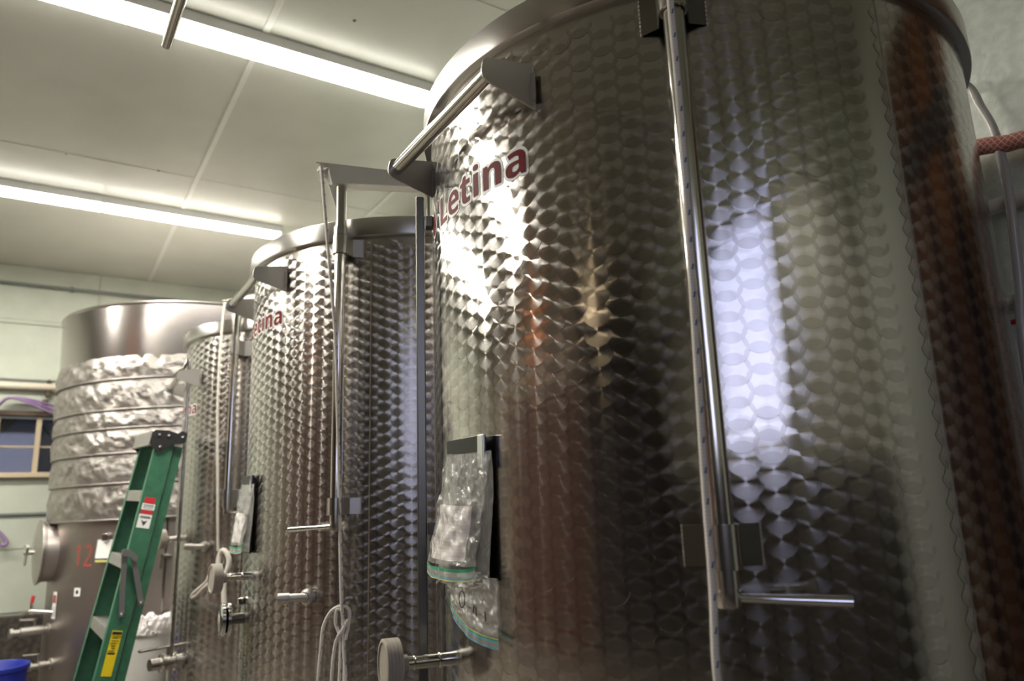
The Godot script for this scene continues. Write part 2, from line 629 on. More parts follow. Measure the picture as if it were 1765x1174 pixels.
	for x in [-0.65, -0.355, -0.06, 0.235, 0.54]:
		b = MB.new()
		b.box(Vector3(x, 2.122, BACK - 0.02), Vector3(0.04, 0.475, 0.06), Basis(), 0.004)
		struct("post", b, M.tanframe, w1)
	for x in [-0.5025, -0.2075, 0.0875, 0.3875]:
		b = MB.new()
		b.box(Vector3(x, 2.105, BACK - 0.03), Vector3(0.262, 0.014, 0.02), Basis(), 0.003)
		struct("glazing_bar", b, M.tanframe, w1)
		b = MB.new()
		b.box(Vector3(x, 2.122, BACK - 0.04), Vector3(0.262, 0.475, 0.003))
		struct("pane", b, M.glass, w1)
	# outside the back window: a dark bank and bare trees at dusk
	b = MB.new()
	b.patch(func(u: float, w: float) -> Vector3: return Vector3(lerpf(-9, 9, u), lerpf(-1.0, 5.6 + 0.5 * sin(u * 9.0) + 0.3 * sin(u * 23.0), w), -14.0 - 3.0 * w - 0.8 * sin(u * 14.0)), 60, 8)
	var hill := struct("hill", b, M.hill)
	hill.set_meta("label", "dark bank rising outside the back window")
	var rng := RandomNumberGenerator.new()
	rng.seed = 4
	for k in 2:
		b = MB.new()
		var base := Vector3(-0.55 + k * 0.75, 0.0, -9.6 - 2.6 * k)
		branch(b, rng, base, Vector3(0.1 * (k % 2) - 0.05, 1, 0), 2.2, 0.07, 0)
		solo("bare_tree", b, M.bark, ["leafless dark tree nearest to the left panes of the back window", "leafless dark tree farther off behind the window's right pane"][k], "tree", Vector3.ZERO, "bare trees outside the back window")

	# right wall behind the tanks, and the barn door on it nearer the camera
	b = MB.new()
	b.box(Vector3(RIGHT + 0.1, CEIL / 2, (BACK + FRONT) / 2), Vector3(0.2, CEIL + 0.2, FRONT - BACK + 0.4))
	struct("wall_right", b, M.stucco)
	var d1 := Node3D.new()
	d1.name = "door_1"
	d1.set_meta("kind", "structure")
	add_child(d1)
	for k in 8:
		b = MB.new()
		b.box(Vector3(RIGHT - 0.03, 1.6, -0.40 + 0.132 * k), Vector3(0.035, 3.0, 0.128), Basis(), 0.004)
		struct("plank", b, M.brownwood if k % 3 != 1 else M.darkwood, d1)
	for y in [0.5, 2.6]:
		b = MB.new()
		b.box(Vector3(RIGHT - 0.06, y, 0.06), Vector3(0.03, 0.14, 1.04), Basis(), 0.004)
		struct("ledge", b, M.darkwood, d1)

	# left wall: red-brown boards, dark beyond
	b = MB.new()
	b.box(Vector3(LEFT - 0.1, CEIL / 2, (BACK + FRONT) / 2), Vector3(0.2, CEIL + 0.2, FRONT - BACK + 0.4))
	var wl := struct("wall_left", b, M.leftwall)
	for k in 15:
		b = MB.new()
		b.box(Vector3(LEFT + 0.02, 1.36, -5.45 + 0.3 * k), Vector3(0.04, 2.7, 0.294), Basis(), 0.006)
		struct("board", b, M.redwood, wl)
	for k in 13:
		b = MB.new()
		b.box(Vector3(LEFT + 0.02, CEIL / 2 - 0.02, -0.95 + 0.3 * k), Vector3(0.04, CEIL - 0.06, 0.294), Basis(), 0.006)
		struct("board", b, M.darkwood, wl)

	# front wall behind the camera, with a tall window to the daylight (x -2.39..-0.13)
	b = MB.new()
	var zf := FRONT + 0.1
	b.box(Vector3((LEFT - 2.39) / 2 - 0.1, CEIL / 2, zf), Vector3(-2.39 - LEFT + 0.2, CEIL + 0.2, 0.2))
	b.box(Vector3((RIGHT - 0.13) / 2 + 0.1, CEIL / 2, zf), Vector3(RIGHT + 0.13 + 0.2, CEIL + 0.2, 0.2))
	b.box(Vector3(-1.26, 0.85, zf), Vector3(2.26, 1.9, 0.2))
	b.box(Vector3(-1.26, 3.66, zf), Vector3(2.26, 0.22, 0.2))
	var wf := struct("wall_front", b, M.frontwall)
	for k in 26:
		b = MB.new()
		b.box(Vector3(-5.35 + 0.3 * k, 0.86, FRONT - 0.015), Vector3(0.294, 1.7, 0.03), Basis(), 0.006)
		struct("board", b, M.darkwood, wf)
	b = MB.new()
	b.box(Vector3((LEFT + RIGHT) / 2, CEIL - 0.27, 1.95), Vector3(RIGHT - LEFT, 0.54, 0.16), Basis(), 0.01)
	struct("trim_4", b, M.wall)
	var w2 := Node3D.new()
	w2.name = "window_2"
	w2.set_meta("kind", "structure")
	add_child(w2)
	for x in [-2.36, -1.26, -0.16]:
		b = MB.new()
		b.box(Vector3(x, 2.675, FRONT + 0.02), Vector3(0.06, 1.75, 0.08), Basis(), 0.006)
		struct("post", b, M.tanframe, w2)
	for y in [1.83, 3.52]:
		b = MB.new()
		b.box(Vector3(-1.26, y, FRONT + 0.02), Vector3(2.26, 0.06, 0.08), Basis(), 0.006)
		struct("rail", b, M.tanframe, w2)
	for x in [-1.81, -0.71]:
		b = MB.new()
		b.box(Vector3(x, 2.675, FRONT + 0.03), Vector3(1.05, 1.66, 0.004))
		struct("pane", b, M.glass, w2)

	# pipes on the right wall
	for p in [["white water pipe on the wall behind the nearest tank, the upper of the two", 2.274, 0.022], ["thinner white water pipe below the upper one behind the nearest tank", 1.995, 0.018]]:
		b = MB.new()
		b.tube(bez([Vector3(RIGHT - 0.035, p[1], -7.2), Vector3(RIGHT - 0.035, p[1], -4.0), Vector3(RIGHT - 0.035, p[1], -0.75), Vector3(RIGHT - 0.03, p[1], -0.70), Vector3(RIGHT - 0.0, p[1], -0.665)], 6), p[2], 14)
		for z in [-5.0, -2.6, -0.76]:
			b.box(Vector3(RIGHT - 0.012, p[1], z), Vector3(0.024, 0.07, 0.03), Basis(), 0.003)
		solo("wall_pipe", b, M.pipewhite, p[0], "pipe")

func branch(b: MB, rng: RandomNumberGenerator, p: Vector3, d: Vector3, l: float, r: float, depth: int) -> void:
	var mid := p + d * l * 0.5 + Vector3(rng.randf_range(-0.1, 0.1), 0, rng.randf_range(-0.1, 0.1)) * l
	var e := p + d * l
	b.tube([p, mid, e], r, 6, false, r * 0.6)
	if depth >= 4:
		return
	for k in 3:
		var nd := (d + Vector3(rng.randf_range(-0.8, 0.8), rng.randf_range(-0.1, 0.5), rng.randf_range(-0.5, 0.5))).normalized()
		branch(b, rng, p.lerp(e, rng.randf_range(0.5, 1.0)), nd, l * rng.randf_range(0.5, 0.7), r * 0.55, depth + 1)

# ------------------------------------------------------------------ lights
func strip_light(x0: float, x1: float, zc: float, label: String, k := 1.0, glow: Material = null) -> void:
	var l := x1 - x0
	var t := thing("strip_light", label, "light", Vector3((x0 + x1) / 2, CEIL, zc), "")
	var b := MB.new()
	b.box(Vector3(0, -0.028, 0), Vector3(l, 0.056, 0.142), Basis(), 0.004)
	part("housing", b, M.housing, t)
	b = MB.new()
	b.box(Vector3(0, -0.0645, 0), Vector3(l - 0.012, 0.017, 0.138), Basis(), 0.005)
	part("lens", b, glow if glow else M.lamp, t)
	for s in [-1, 1]:
		b = MB.new()
		b.box(Vector3(s * (l / 2 + 0.003), -0.037, 0), Vector3(0.006, 0.074, 0.144), Basis(), 0.002)
		part("end_cap", b, M.housing, t)
	var a := AreaLight3D.new()
	a.name = "lamp_light"
	a.area_size = Vector2(l - 0.02, 0.13)
	a.light_color = c8(255, 251, 238)
	a.light_energy = 2.6 * l * k
	a.area_range = 14.0
	a.area_attenuation = 2.0
	a.shadow_enabled = true
	a.position = Vector3(0, -0.076, 0)
	a.rotation = Vector3(-PI / 2, 0, 0)
	t.add_child(a)

func lights() -> void:
	strip_light(-0.87, 1.566, -3.172, "upper of the white ceiling strip lights, its end hidden by the big tank")
	strip_light(-3.32, -0.88, -3.172, "upper row ceiling strip light, far end, beyond the left of the view")
	strip_light(-3.43, -1.02, -5.51, "far row ceiling strip light, leftmost, past the back window")
	strip_light(0.20, 1.40, -5.51, "glowing ceiling strip light above the second tank rim, right half of the far row")
	strip_light(-1.01, 0.19, -5.51, "glowing ceiling strip light over the ladder side, left half of the far row")
	strip_light(0.0, 1.2, 2.4, "strip light behind the viewpoint, between the ceiling beam and the front wall", 0.3, M.lamp_dim)
	var t := thing("indicator_lamp", "small amber lamp hung high on the red-brown boards", "lamp", Vector3(LEFT + 0.12, 3.42, -3.4))
	var b := MB.new()
	b.lathe([Vector2(0, -0.06), Vector2(0.02, -0.05), Vector2(0.03, 0.0), Vector2(0.02, 0.05), Vector2(0.0, 0.06)], Transform3D(), 16)
	part("lamp_glass", b, M.amber, t)
	b = MB.new()
	b.box(Vector3(-0.06, 0.0, 0), Vector3(0.04, 0.16, 0.12), Basis(), 0.006)
	part("bracket", b, M.darkframe, t)
	var o := OmniLight3D.new()
	o.name = "lamp_light"
	o.light_color = c8(255, 140, 50)
	o.light_energy = 0.02
	o.light_size = 0.05
	o.omni_range = 10.0
	o.omni_attenuation = 2.0
	o.shadow_enabled = true
	t.add_child(o)
	t = thing("wall_lamp", "warm bulkhead lamp high on the dark boards of the left wall", "lamp", Vector3(LEFT + 0.09, 3.5, -0.4))
	b = MB.new()
	b.box(Vector3(0.01, 0, 0), Vector3(0.06, 0.10, 0.42), Basis(), 0.02)
	part("lamp_lens", b, M.warm, t)
	b = MB.new()
	b.box(Vector3(-0.035, 0, 0), Vector3(0.03, 0.14, 0.48), Basis(), 0.004)
	part("housing", b, M.housing, t)
	var a := AreaLight3D.new()
	a.name = "lamp_light"
	a.area_size = Vector2(0.41, 0.09)
	a.light_color = c8(255, 230, 190)
	a.light_energy = 0.06
	a.area_range = 12.0
	a.area_attenuation = 2.0
	a.shadow_enabled = true
	a.position = Vector3(0.045, 0, 0)
	a.rotation = Vector3(0, -PI / 2, 0)
	t.add_child(a)

# ------------------------------------------------------------------ tanks
func swirl_meshes() -> Array:
	# One polished disc, cut where its neighbours overlap it: a clean centre and the doubled lens below it.
	var cols := 94
	var dx := TAU * RB / cols
	var dy := 0.0365
	var rd := 0.0287
	var nb := [Vector2(0, dy), Vector2(dx, dy / 2), Vector2(-dx, dy / 2), Vector2(0, -dy), Vector2(dx, -dy / 2), Vector2(-dx, -dy / 2)]
	var seg := 48
	var rc := []
	var re := []
	for k in seg + 1:
		var d := Vector2.from_angle(TAU * k / seg)
		var c := rd
		var e := rd
		for i in 6:
			var q: Vector2 = nb[i]
			var al := d.dot(q)
			var pe := absf(d.cross(q))
			if al > 0.0 and pe < rd:
				var enter := al - sqrt(rd * rd - pe * pe)
				c = minf(c, enter)
				if i < 3:
					e = minf(e, enter)
		rc.append(c)
		re.append(maxf(e, c))
	var meshes := []
	for which in 2:
		var b := MB.new()
		for k in seg:
			var a0 := TAU * k / seg
			var a1 := TAU * (k + 1) / seg
			var rings := [[0.0, rc[k], 0.0, rc[k + 1]]] if which == 0 else [[rc[k], re[k], rc[k + 1], re[k + 1]]]
			for r in rings:
				var r00: float = r[0]
				var r01: float = r[1]
				var r10: float = r[2]
				var r11: float = r[3]
				if which == 1 and r01 - r00 < 0.0004 and r11 - r10 < 0.0004:
					continue
				if which == 0:
					var i := disc_vert(b, 0.0, (a0 + a1) / 2, rd)
					disc_vert(b, r01, a0, rd); disc_vert(b, r11, a1, rd)
					b.face(i, i + 1, i + 2)
				else:
					var i := disc_vert(b, r00, a0, rd)
					disc_vert(b, r01, a0, rd); disc_vert(b, r11, a1, rd); disc_vert(b, r10, a1, rd)
					b.face(i, i + 1, i + 2); b.face(i, i + 2, i + 3)
		meshes.append(b.mesh())
	return meshes

func disc_vert(b: MB, r: float, a: float, rd: float) -> int:
	var x := r * cos(a)
	var y := r * sin(a)
	var t := x / RB
	var nn := Vector3(sin(t), 0, cos(t)) + (Vector3(cos(t), 0, -sin(t)) * cos(a) + Vector3.UP * sin(a)) * (-0.0012 * r / rd)
	return b.vert(Vector3(RB * sin(t), y, RB * cos(t)), nn.normalized(), Vector2(r * 10.0, a))

func swirls(t: Node3D, meshes: Array, seam: float, halfw: float, seed_: int) -> void:
	var rng := RandomNumberGenerator.new()
	rng.seed = seed_
	var xf := []
	var cols := 94
	for i in cols:
		var a := TAU * i / cols
		var off := absf(wrapf(rad_to_deg(a) - seam, -180, 180))
		if off < halfw:
			continue
		for j in 54:
			var y := 2.415 - j * 0.0365 - (0.01825 if i % 2 else 0.0)
			var bs := Basis(Vector3.UP, a + rng.randf_range(-0.0006, 0.0006)) * Basis(Vector3.RIGHT, rng.randf_range(-0.0012, 0.0012))
			xf.append(Transform3D(Basis(Vector3.UP, a), Vector3(0, y + rng.randf_range(-0.0006, 0.0006), 0)) * Transform3D(Basis(Vector3.UP, rng.randf_range(-0.0006, 0.0006)), Vector3.ZERO))
	for w in 2:
		var mm := MultiMesh.new()
		mm.transform_format = MultiMesh.TRANSFORM_3D
		mm.mesh = meshes[w]
		mm.instance_count = xf.size()
		for k in xf.size():
			mm.set_instance_transform(k, xf[k])
		var mi := MultiMeshInstance3D.new()
		mi.name = ["polished_swirls", "swirl_overlaps"][w]
		mi.multimesh = mm
		mi.material_override = [M.fan, M.lens, M.fan_worn, M.lens_worn][w + (0 if halfw > 2.0 else 2)]
		mi.set_meta("kind", "stuff")
		t.add_child(mi)

func tank(c: Vector3, label: String, which: int, meshes: Array) -> void:
	var t := thing("steel_tank", label, "tank", c, "row of swirl-finished stainless tanks")
	var b := MB.new()
	b.lathe([Vector2(0.0, 0.34), Vector2(0.3, 0.36), Vector2(0.6, 0.41), Vector2(0.665, 0.43), Vector2(RB - 0.0005, 0.46), Vector2(RB - 0.0005, 2.443)], Transform3D(), 256)
	part("shell", b, M.shell, t)
	swirls(t, meshes, [-15.3, 62.0, 62.0][which], [2.6, 1.9, 1.9][which], 10 + which)
	b = MB.new()
	b.lathe([Vector2(RB - 0.002, 2.4425), Vector2(0.696, 2.4415), Vector2(0.699, 2.443), Vector2(0.7005, 2.447), Vector2(0.7, 2.505), Vector2(0.698, 2.5088), Vector2(0.694, 2.5095), Vector2(0.672, 2.5095), Vector2(0.670, 2.507), Vector2(0.670, 2.40)], Transform3D(), 128)
	part("rim", b, M.rim, t)
	for k in 4:
		b = MB.new()
		var p := pol(45.0 + 90.0 * k, 0.55, 0.0)
		b.tube([p + Vector3(0, 0.012, 0), p + Vector3(0, 0.42, 0)], 0.032, 16)
		var leg := part("leg", b, M.steel, t)
		b = MB.new()
		b.lathe([Vector2(0, 0), Vector2(0.06, 0), Vector2(0.06, 0.008), Vector2(0.034, 0.014)], Transform3D(Basis(), p), 20)
		part("foot", b, M.steel, leg)
	# weld seam down the plain strip
	b = MB.new()
	var sa: float = [-12.2, 62.0, 62.0][which]
	b.box(pol(sa, RB + 0.0002, 1.44), Vector3(0.003, 1.98, 0.0016), frame(sa, 0, 0).basis)
	part("weld_seam", b, M.weld, t)
	if which == 1:
		b = MB.new()
		b.box(pol(-38.6, RB + 0.0005, 1.44), Vector3(0.004, 1.98, 0.002), frame(-38.6, 0, 0).basis)
		part("weld_seam", b, M.weld, t)
	# ladder hook: two gusset plates and a bar
	var dy: float = [0.0, 0.02, -0.10][which]
	var hd: float = [-91.25, -90.5, -91.0][which]
	for s in [-1, 1]:
		var ang: float = hd + 20.75 * s
		var o := pol(ang, RB, 0.0)
		var poly := rounded([Vector2(-0.002, 2.2686), Vector2(-0.002, 2.3687), Vector2(0.116, 2.352), Vector2(0.124, 2.306)], [0, 0, 0.02, 0.022])
		var bs := Basis(out(hd), Vector3.UP, out(hd).cross(Vector3.UP))
		b = MB.new()
		b.prism(poly, 0.004, Transform3D(bs, o + Vector3(0, dy, 0)))
		var pl := part("hook_bracket", b, M.dull, t)
		b = MB.new()
		b.box(o + out(hd) * 0.006 + along(hd) * (0.008 * s) + Vector3(0, 2.315 + dy, 0), Vector3(0.014, 0.062, 0.003), Basis(along(hd), Vector3.UP, out(hd)), 0.001)
		part("tab", b, M.steel, pl)
		b = MB.new()
		for k in 9:
			b.lathe([Vector2(0, -0.006), Vector2(0.0028, -0.004), Vector2(0.0032, 0.003), Vector2(0, 0.006)], Transform3D(Basis(), o + Vector3(0, 2.274 + dy + 0.011 * k, 0)), 6)
		part("weld_bead", b, M.weld, pl)
	b = MB.new()
	var e0 := pol(hd - 20.75, RB, 2.329 + dy) + out(hd) * 0.097
	var e1 := pol(hd + 20.75, RB, 2.329 + dy) + out(hd) * 0.097
	b.tube([e0, e1], 0.0165, 24)
	part("hook_bar", b, M.tube, t)
	# collars that guide the hoist mast
	var lows := [[1.3917, 1.4579], [1.4824, 1.5367], [1.53, 1.615]]
	var ups := [[2.349, 2.437], [2.366, 2.4335], [2.30, 2.38]]
	for g in [lows[which], ups[which]]:
		var y0: float = g[0]
		var h: float = g[1] - g[0]
		var cb := Node3D.new()
		cb.name = "mast_bracket"
		t.add_child(cb, true)
		b = MB.new()
		b.lathe([Vector2(0.0205, 0), Vector2(0.0255, 0), Vector2(0.0255, h), Vector2(0.0205, h), Vector2(0.0205, 0)], Transform3D(Basis(), pol(-46, 0.736, y0)), 32)
		part("collar", b, M.steel, cb)
		for s in [-1, 1]:
			b = MB.new()
			var fr := frame(-46, 0, 0).basis
			var p0: Vector3 = pol(-46, 0.7365, y0 + h / 2) + along(-46) * (0.0245 * s)
			var p1: Vector3 = pol(-46, 0.694, y0 + h / 2) + along(-46) * (0.0275 * s)
			var p2: Vector3 = pol(-46 + 5.05 * s, RB + 0.001, y0 + h / 2)
			for seg in [[p0, p1], [p1, p2]]:
				var mid: Vector3 = (seg[0] + seg[1]) / 2.0
				var dir: Vector3 = (seg[1] - seg[0])
				b.box(mid, Vector3(dir.length() + 0.001, h - 0.002, 0.003), Basis(dir.normalized(), Vector3.UP, dir.normalized().cross(Vector3.UP)), 0.0008)
			var fl := part("flange", b, M.guard if which == 0 else M.dull, cb)
			b = MB.new()
			for k in 10:
				b.lathe([Vector2(0, -0.004), Vector2(0.0022, -0.003), Vector2(0.0026, 0.002), Vector2(0, 0.004)], Transform3D(Basis(), p2 + Vector3(0, -h / 2 + h * (k + 0.5) / 10.0, 0)), 6)
			part("weld_bead", b, M.weld, fl)
	# rope cleat
	b = MB.new()
	var cy: float = [1.12, 1.22, 1.30][which]
	var ca: float = [-46.0, -44.6, -48.0][which]
	b.tube([pol(ca, RB, cy), pol(ca, RB + 0.03, cy)], 0.006, 10)
	b.tube(bez([pol(ca, RB + 0.03, cy - 0.045), pol(ca, RB + 0.026, cy - 0.02), pol(ca, RB + 0.026, cy + 0.02), pol(ca, RB + 0.034, cy + 0.045)], 4), 0.006, 10)
	part("rope_cleat", b, M.steel, t)
	# thermometer on a stem
	var ga: float = [-100.5, -88.5, -82.5][which]
	var gy: float = [1.192, 1.277, 1.378][which]
	var gl: float = [0.012, 0.0, -0.02][which]
	b = MB.new()
	var ax := axis_frame(pol(ga, 0, gy), out(ga))
	b.lathe([Vector2(0.0135, RB - 0.01), Vector2(0.0135, 0.758 + gl)], ax, 24)
	b.lathe([Vector2(0.0145, 0.700), Vector2(0.0158, 0.703), Vector2(0.0145, 0.706)], ax, 24)
	b.lathe([Vector2(0.0138, 0.742 + gl), Vector2(0.0148, 0.744 + gl), Vector2(0.0138, 0.746 + gl)], ax, 24)
	var g := part("thermometer_stem", b, M.tube, t)
	b = MB.new()
	b.lathe([Vector2(0.0, 0.757 + gl), Vector2(0.0175, 0.757 + gl), Vector2(0.0175, 0.770 + gl), Vector2(0.0, 0.770 + gl)], ax, 6, 0.3, TAU + 0.3, 5.0)
	part("hex_nut", b, M.grey, g)
	b = MB.new()
	var pr := [Vector2(0.0, 0.772 + gl), Vector2(0.047, 0.774 + gl), Vector2(0.051, 0.776 + gl)]
	for k in 4:
		pr.append_array([Vector2(0.051, 0.777 + gl + 0.0075 * k), Vector2(0.051, 0.7838 + gl + 0.0075 * k), Vector2(0.0502, 0.7842 + gl + 0.0075 * k)])
	pr.append_array([Vector2(0.048, 0.808 + gl), Vector2(0.044, 0.808 + gl), Vector2(0.043, 0.805 + gl), Vector2(0.0, 0.805 + gl)])
	b.lathe(pr, ax, 40)
	part("thermometer_dial", b, M.gauge, t)
	# sampling tap
	if which > 0:
		var ta: float = [0.0, -55.8, -59.0][which]
		var ty: float = [0.0, 1.227, 1.342][which]
		var d := (out(ta) * 0.55 - along(ta) * 0.83).normalized()
		var ro := pol(ta, RB, ty)
		b = MB.new()
		b.tube([ro - out(ta) * 0.005, ro + out(ta) * 0.035], 0.017, 16)
		b.lathe([Vector2(0, 0.0), Vector2(0.024, 0.0), Vector2(0.026, 0.004), Vector2(0.024, 0.014), Vector2(0.015, 0.018)], axis_frame(ro + out(ta) * 0.014, out(ta)), 20)
		b.tube([ro + out(ta) * 0.03 - d * 0.01, ro + out(ta) * 0.03 + d * 0.05], 0.0135, 16)
		b.tube([ro + out(ta) * 0.03 + d * 0.05, ro + out(ta) * 0.03 + d * 0.085], 0.0165, 16)
		var tap := part("sample_tap", b, M.dull, t)
		b = MB.new()
		b.tube([ro + out(ta) * 0.03 + d * 0.045 + Vector3(0, -0.01, 0), ro + out(ta) * 0.03 + d * 0.045 + Vector3(0, -0.036, 0)], 0.006, 10)
		part("spout", b, M.dull, tap)
	# racking port with two clamped ferrules
	if which == 1:
		var px := axis_frame(pol(-93, 0, 1.128), out(-93))
		b = MB.new()
		b.lathe([Vector2(0.019, 0.66), Vector2(0.019, 0.722)], px, 24)
		var pt := part("racking_port", b, M.guard, t)
		for q in [0.724, 0.744]:
			b = MB.new()
			b.lathe([Vector2(0.0, q - 0.002), Vector2(0.05, q - 0.002), Vector2(0.058, q + 0.002), Vector2(0.058, q + 0.013), Vector2(0.05, q + 0.016), Vector2(0.0, q + 0.016)], px, 40)
			part("ferrule", b, M.chrome, pt)
		b = MB.new()
		b.lathe([Vector2(0.0, 0.012), Vector2(0.012, 0.008), Vector2(0.012, -0.012), Vector2(0, -0.014)], Transform3D(Basis(), pol(-92, RB + 0.012, 1.19)), 12)
		part("knob", b, M.chrome, t)
	# makers' sticker
	sticker(t, [2.143, 2.172, 2.03][which], [-87.5, -85.5, -86.0][which], [1.0, 0.96, 0.9][which])
	if which == 0:
		b = MB.new()
		b.box(pol(-112, 0.7125, 1.3), Vector3(0.010, 1.94, 0.022), frame(-112, 0, 0).basis, 0.003)
		for y in [0.6, 1.45, 2.2]:
			b.box(pol(-112, 0.69, y), Vector3(0.03, 0.03, 0.02), frame(-112, 0, 0).basis, 0.003)
		part("level_guard", b, M.guard, t, "flat upright guard strip down the side of the tank")

func warp_text(text: String, size: float, sx: float, deg: float, base: float, r: float, shifts: Array, weight := 700) -> MB:
	# flat print wrapped onto a tank: the lettering's own triangles laid round the shell
	var f := SystemFont.new()
	f.font_names = PackedStringArray(["Droid Sans"])
	f.font_weight = weight
	var tm := TextMesh.new()
	tm.text = text
	tm.font = f
	tm.font_size = 96
	tm.pixel_size = size / 96.0
	tm.depth = 0.0
	tm.curve_step = 1.5
	tm.horizontal_alignment = HORIZONTAL_ALIGNMENT_CENTER
	tm.vertical_alignment = VERTICAL_ALIGNMENT_BOTTOM
	var ar := tm.get_mesh_arrays()
	var vs: PackedVector3Array = ar[Mesh.ARRAY_VERTEX]
	var ix: PackedInt32Array = ar[Mesh.ARRAY_INDEX]
	var lo := INF
	for p in vs:
		lo = minf(lo, p.y)
	var b := MB.new()
	for s in shifts:
		for i in range(0, ix.size(), 3):
			var q := []
			for k in 3:
				q.append(vs[ix[i + k]])
			if ((q[1] - q[0]) as Vector3).cross(q[2] - q[0]).length() < 1e-12:
				continue
			var first := b.v.size()
			for k in 3:
				var a: float = deg + rad_to_deg((q[k].x * sx + s.x) / r)
				b.vert(pol(a, r, base + q[k].y - lo + s.y), out(a))
			b.face(first, first + 1, first + 2)
	return b

func sticker(t: Node3D, base: float, deg: float, k: float) -> void:
	var ring := []
	for i in 14:
		ring.append(Vector2.from_angle(TAU * i / 14.0) * 0.0065 * k)
	ring.append(Vector2.ZERO)
	var st := part("sticker", warp_text("Letina", 0.098 * k, 1.24, deg, base, RB + 0.0007, ring), M.white, t, "white-edged sticker with dark red lettering")
	part("lettering", warp_text("Letina", 0.098 * k, 1.24, deg, base, RB + 0.0013, [Vector2.ZERO]), M.red, st)
	for w in 2:   # the red drop before the name
		var b := MB.new()
		var g := 0.007 * k if w == 0 else 0.0
		var first := b.vert(pol(deg - 20.5, RB + 0.0007 + 0.0006 * w, base + 0.03), out(deg - 20.5))
		for i in 41:
			var a := TAU * i / 40.0
			var rr := 0.021 * k + g
			var p := Vector2(sin(a), cos(a)) * rr
			if cos(a) > 0.0:
				p = Vector2(sin(a) * rr * (1.0 - 0.55 * cos(a)), cos(a) * rr * 2.1)
			var aa := deg - 20.5 + rad_to_deg(p.x / RB)
			b.vert(pol(aa, RB + 0.0007 + 0.0006 * w, base + 0.026 + p.y), out(aa))
		for i in 40:
			b.face(first, first + 1 + i, first + 2 + i)
		part("drop_edge" if w == 0 else "red_drop", b, M.white if w == 0 else M.red, st)

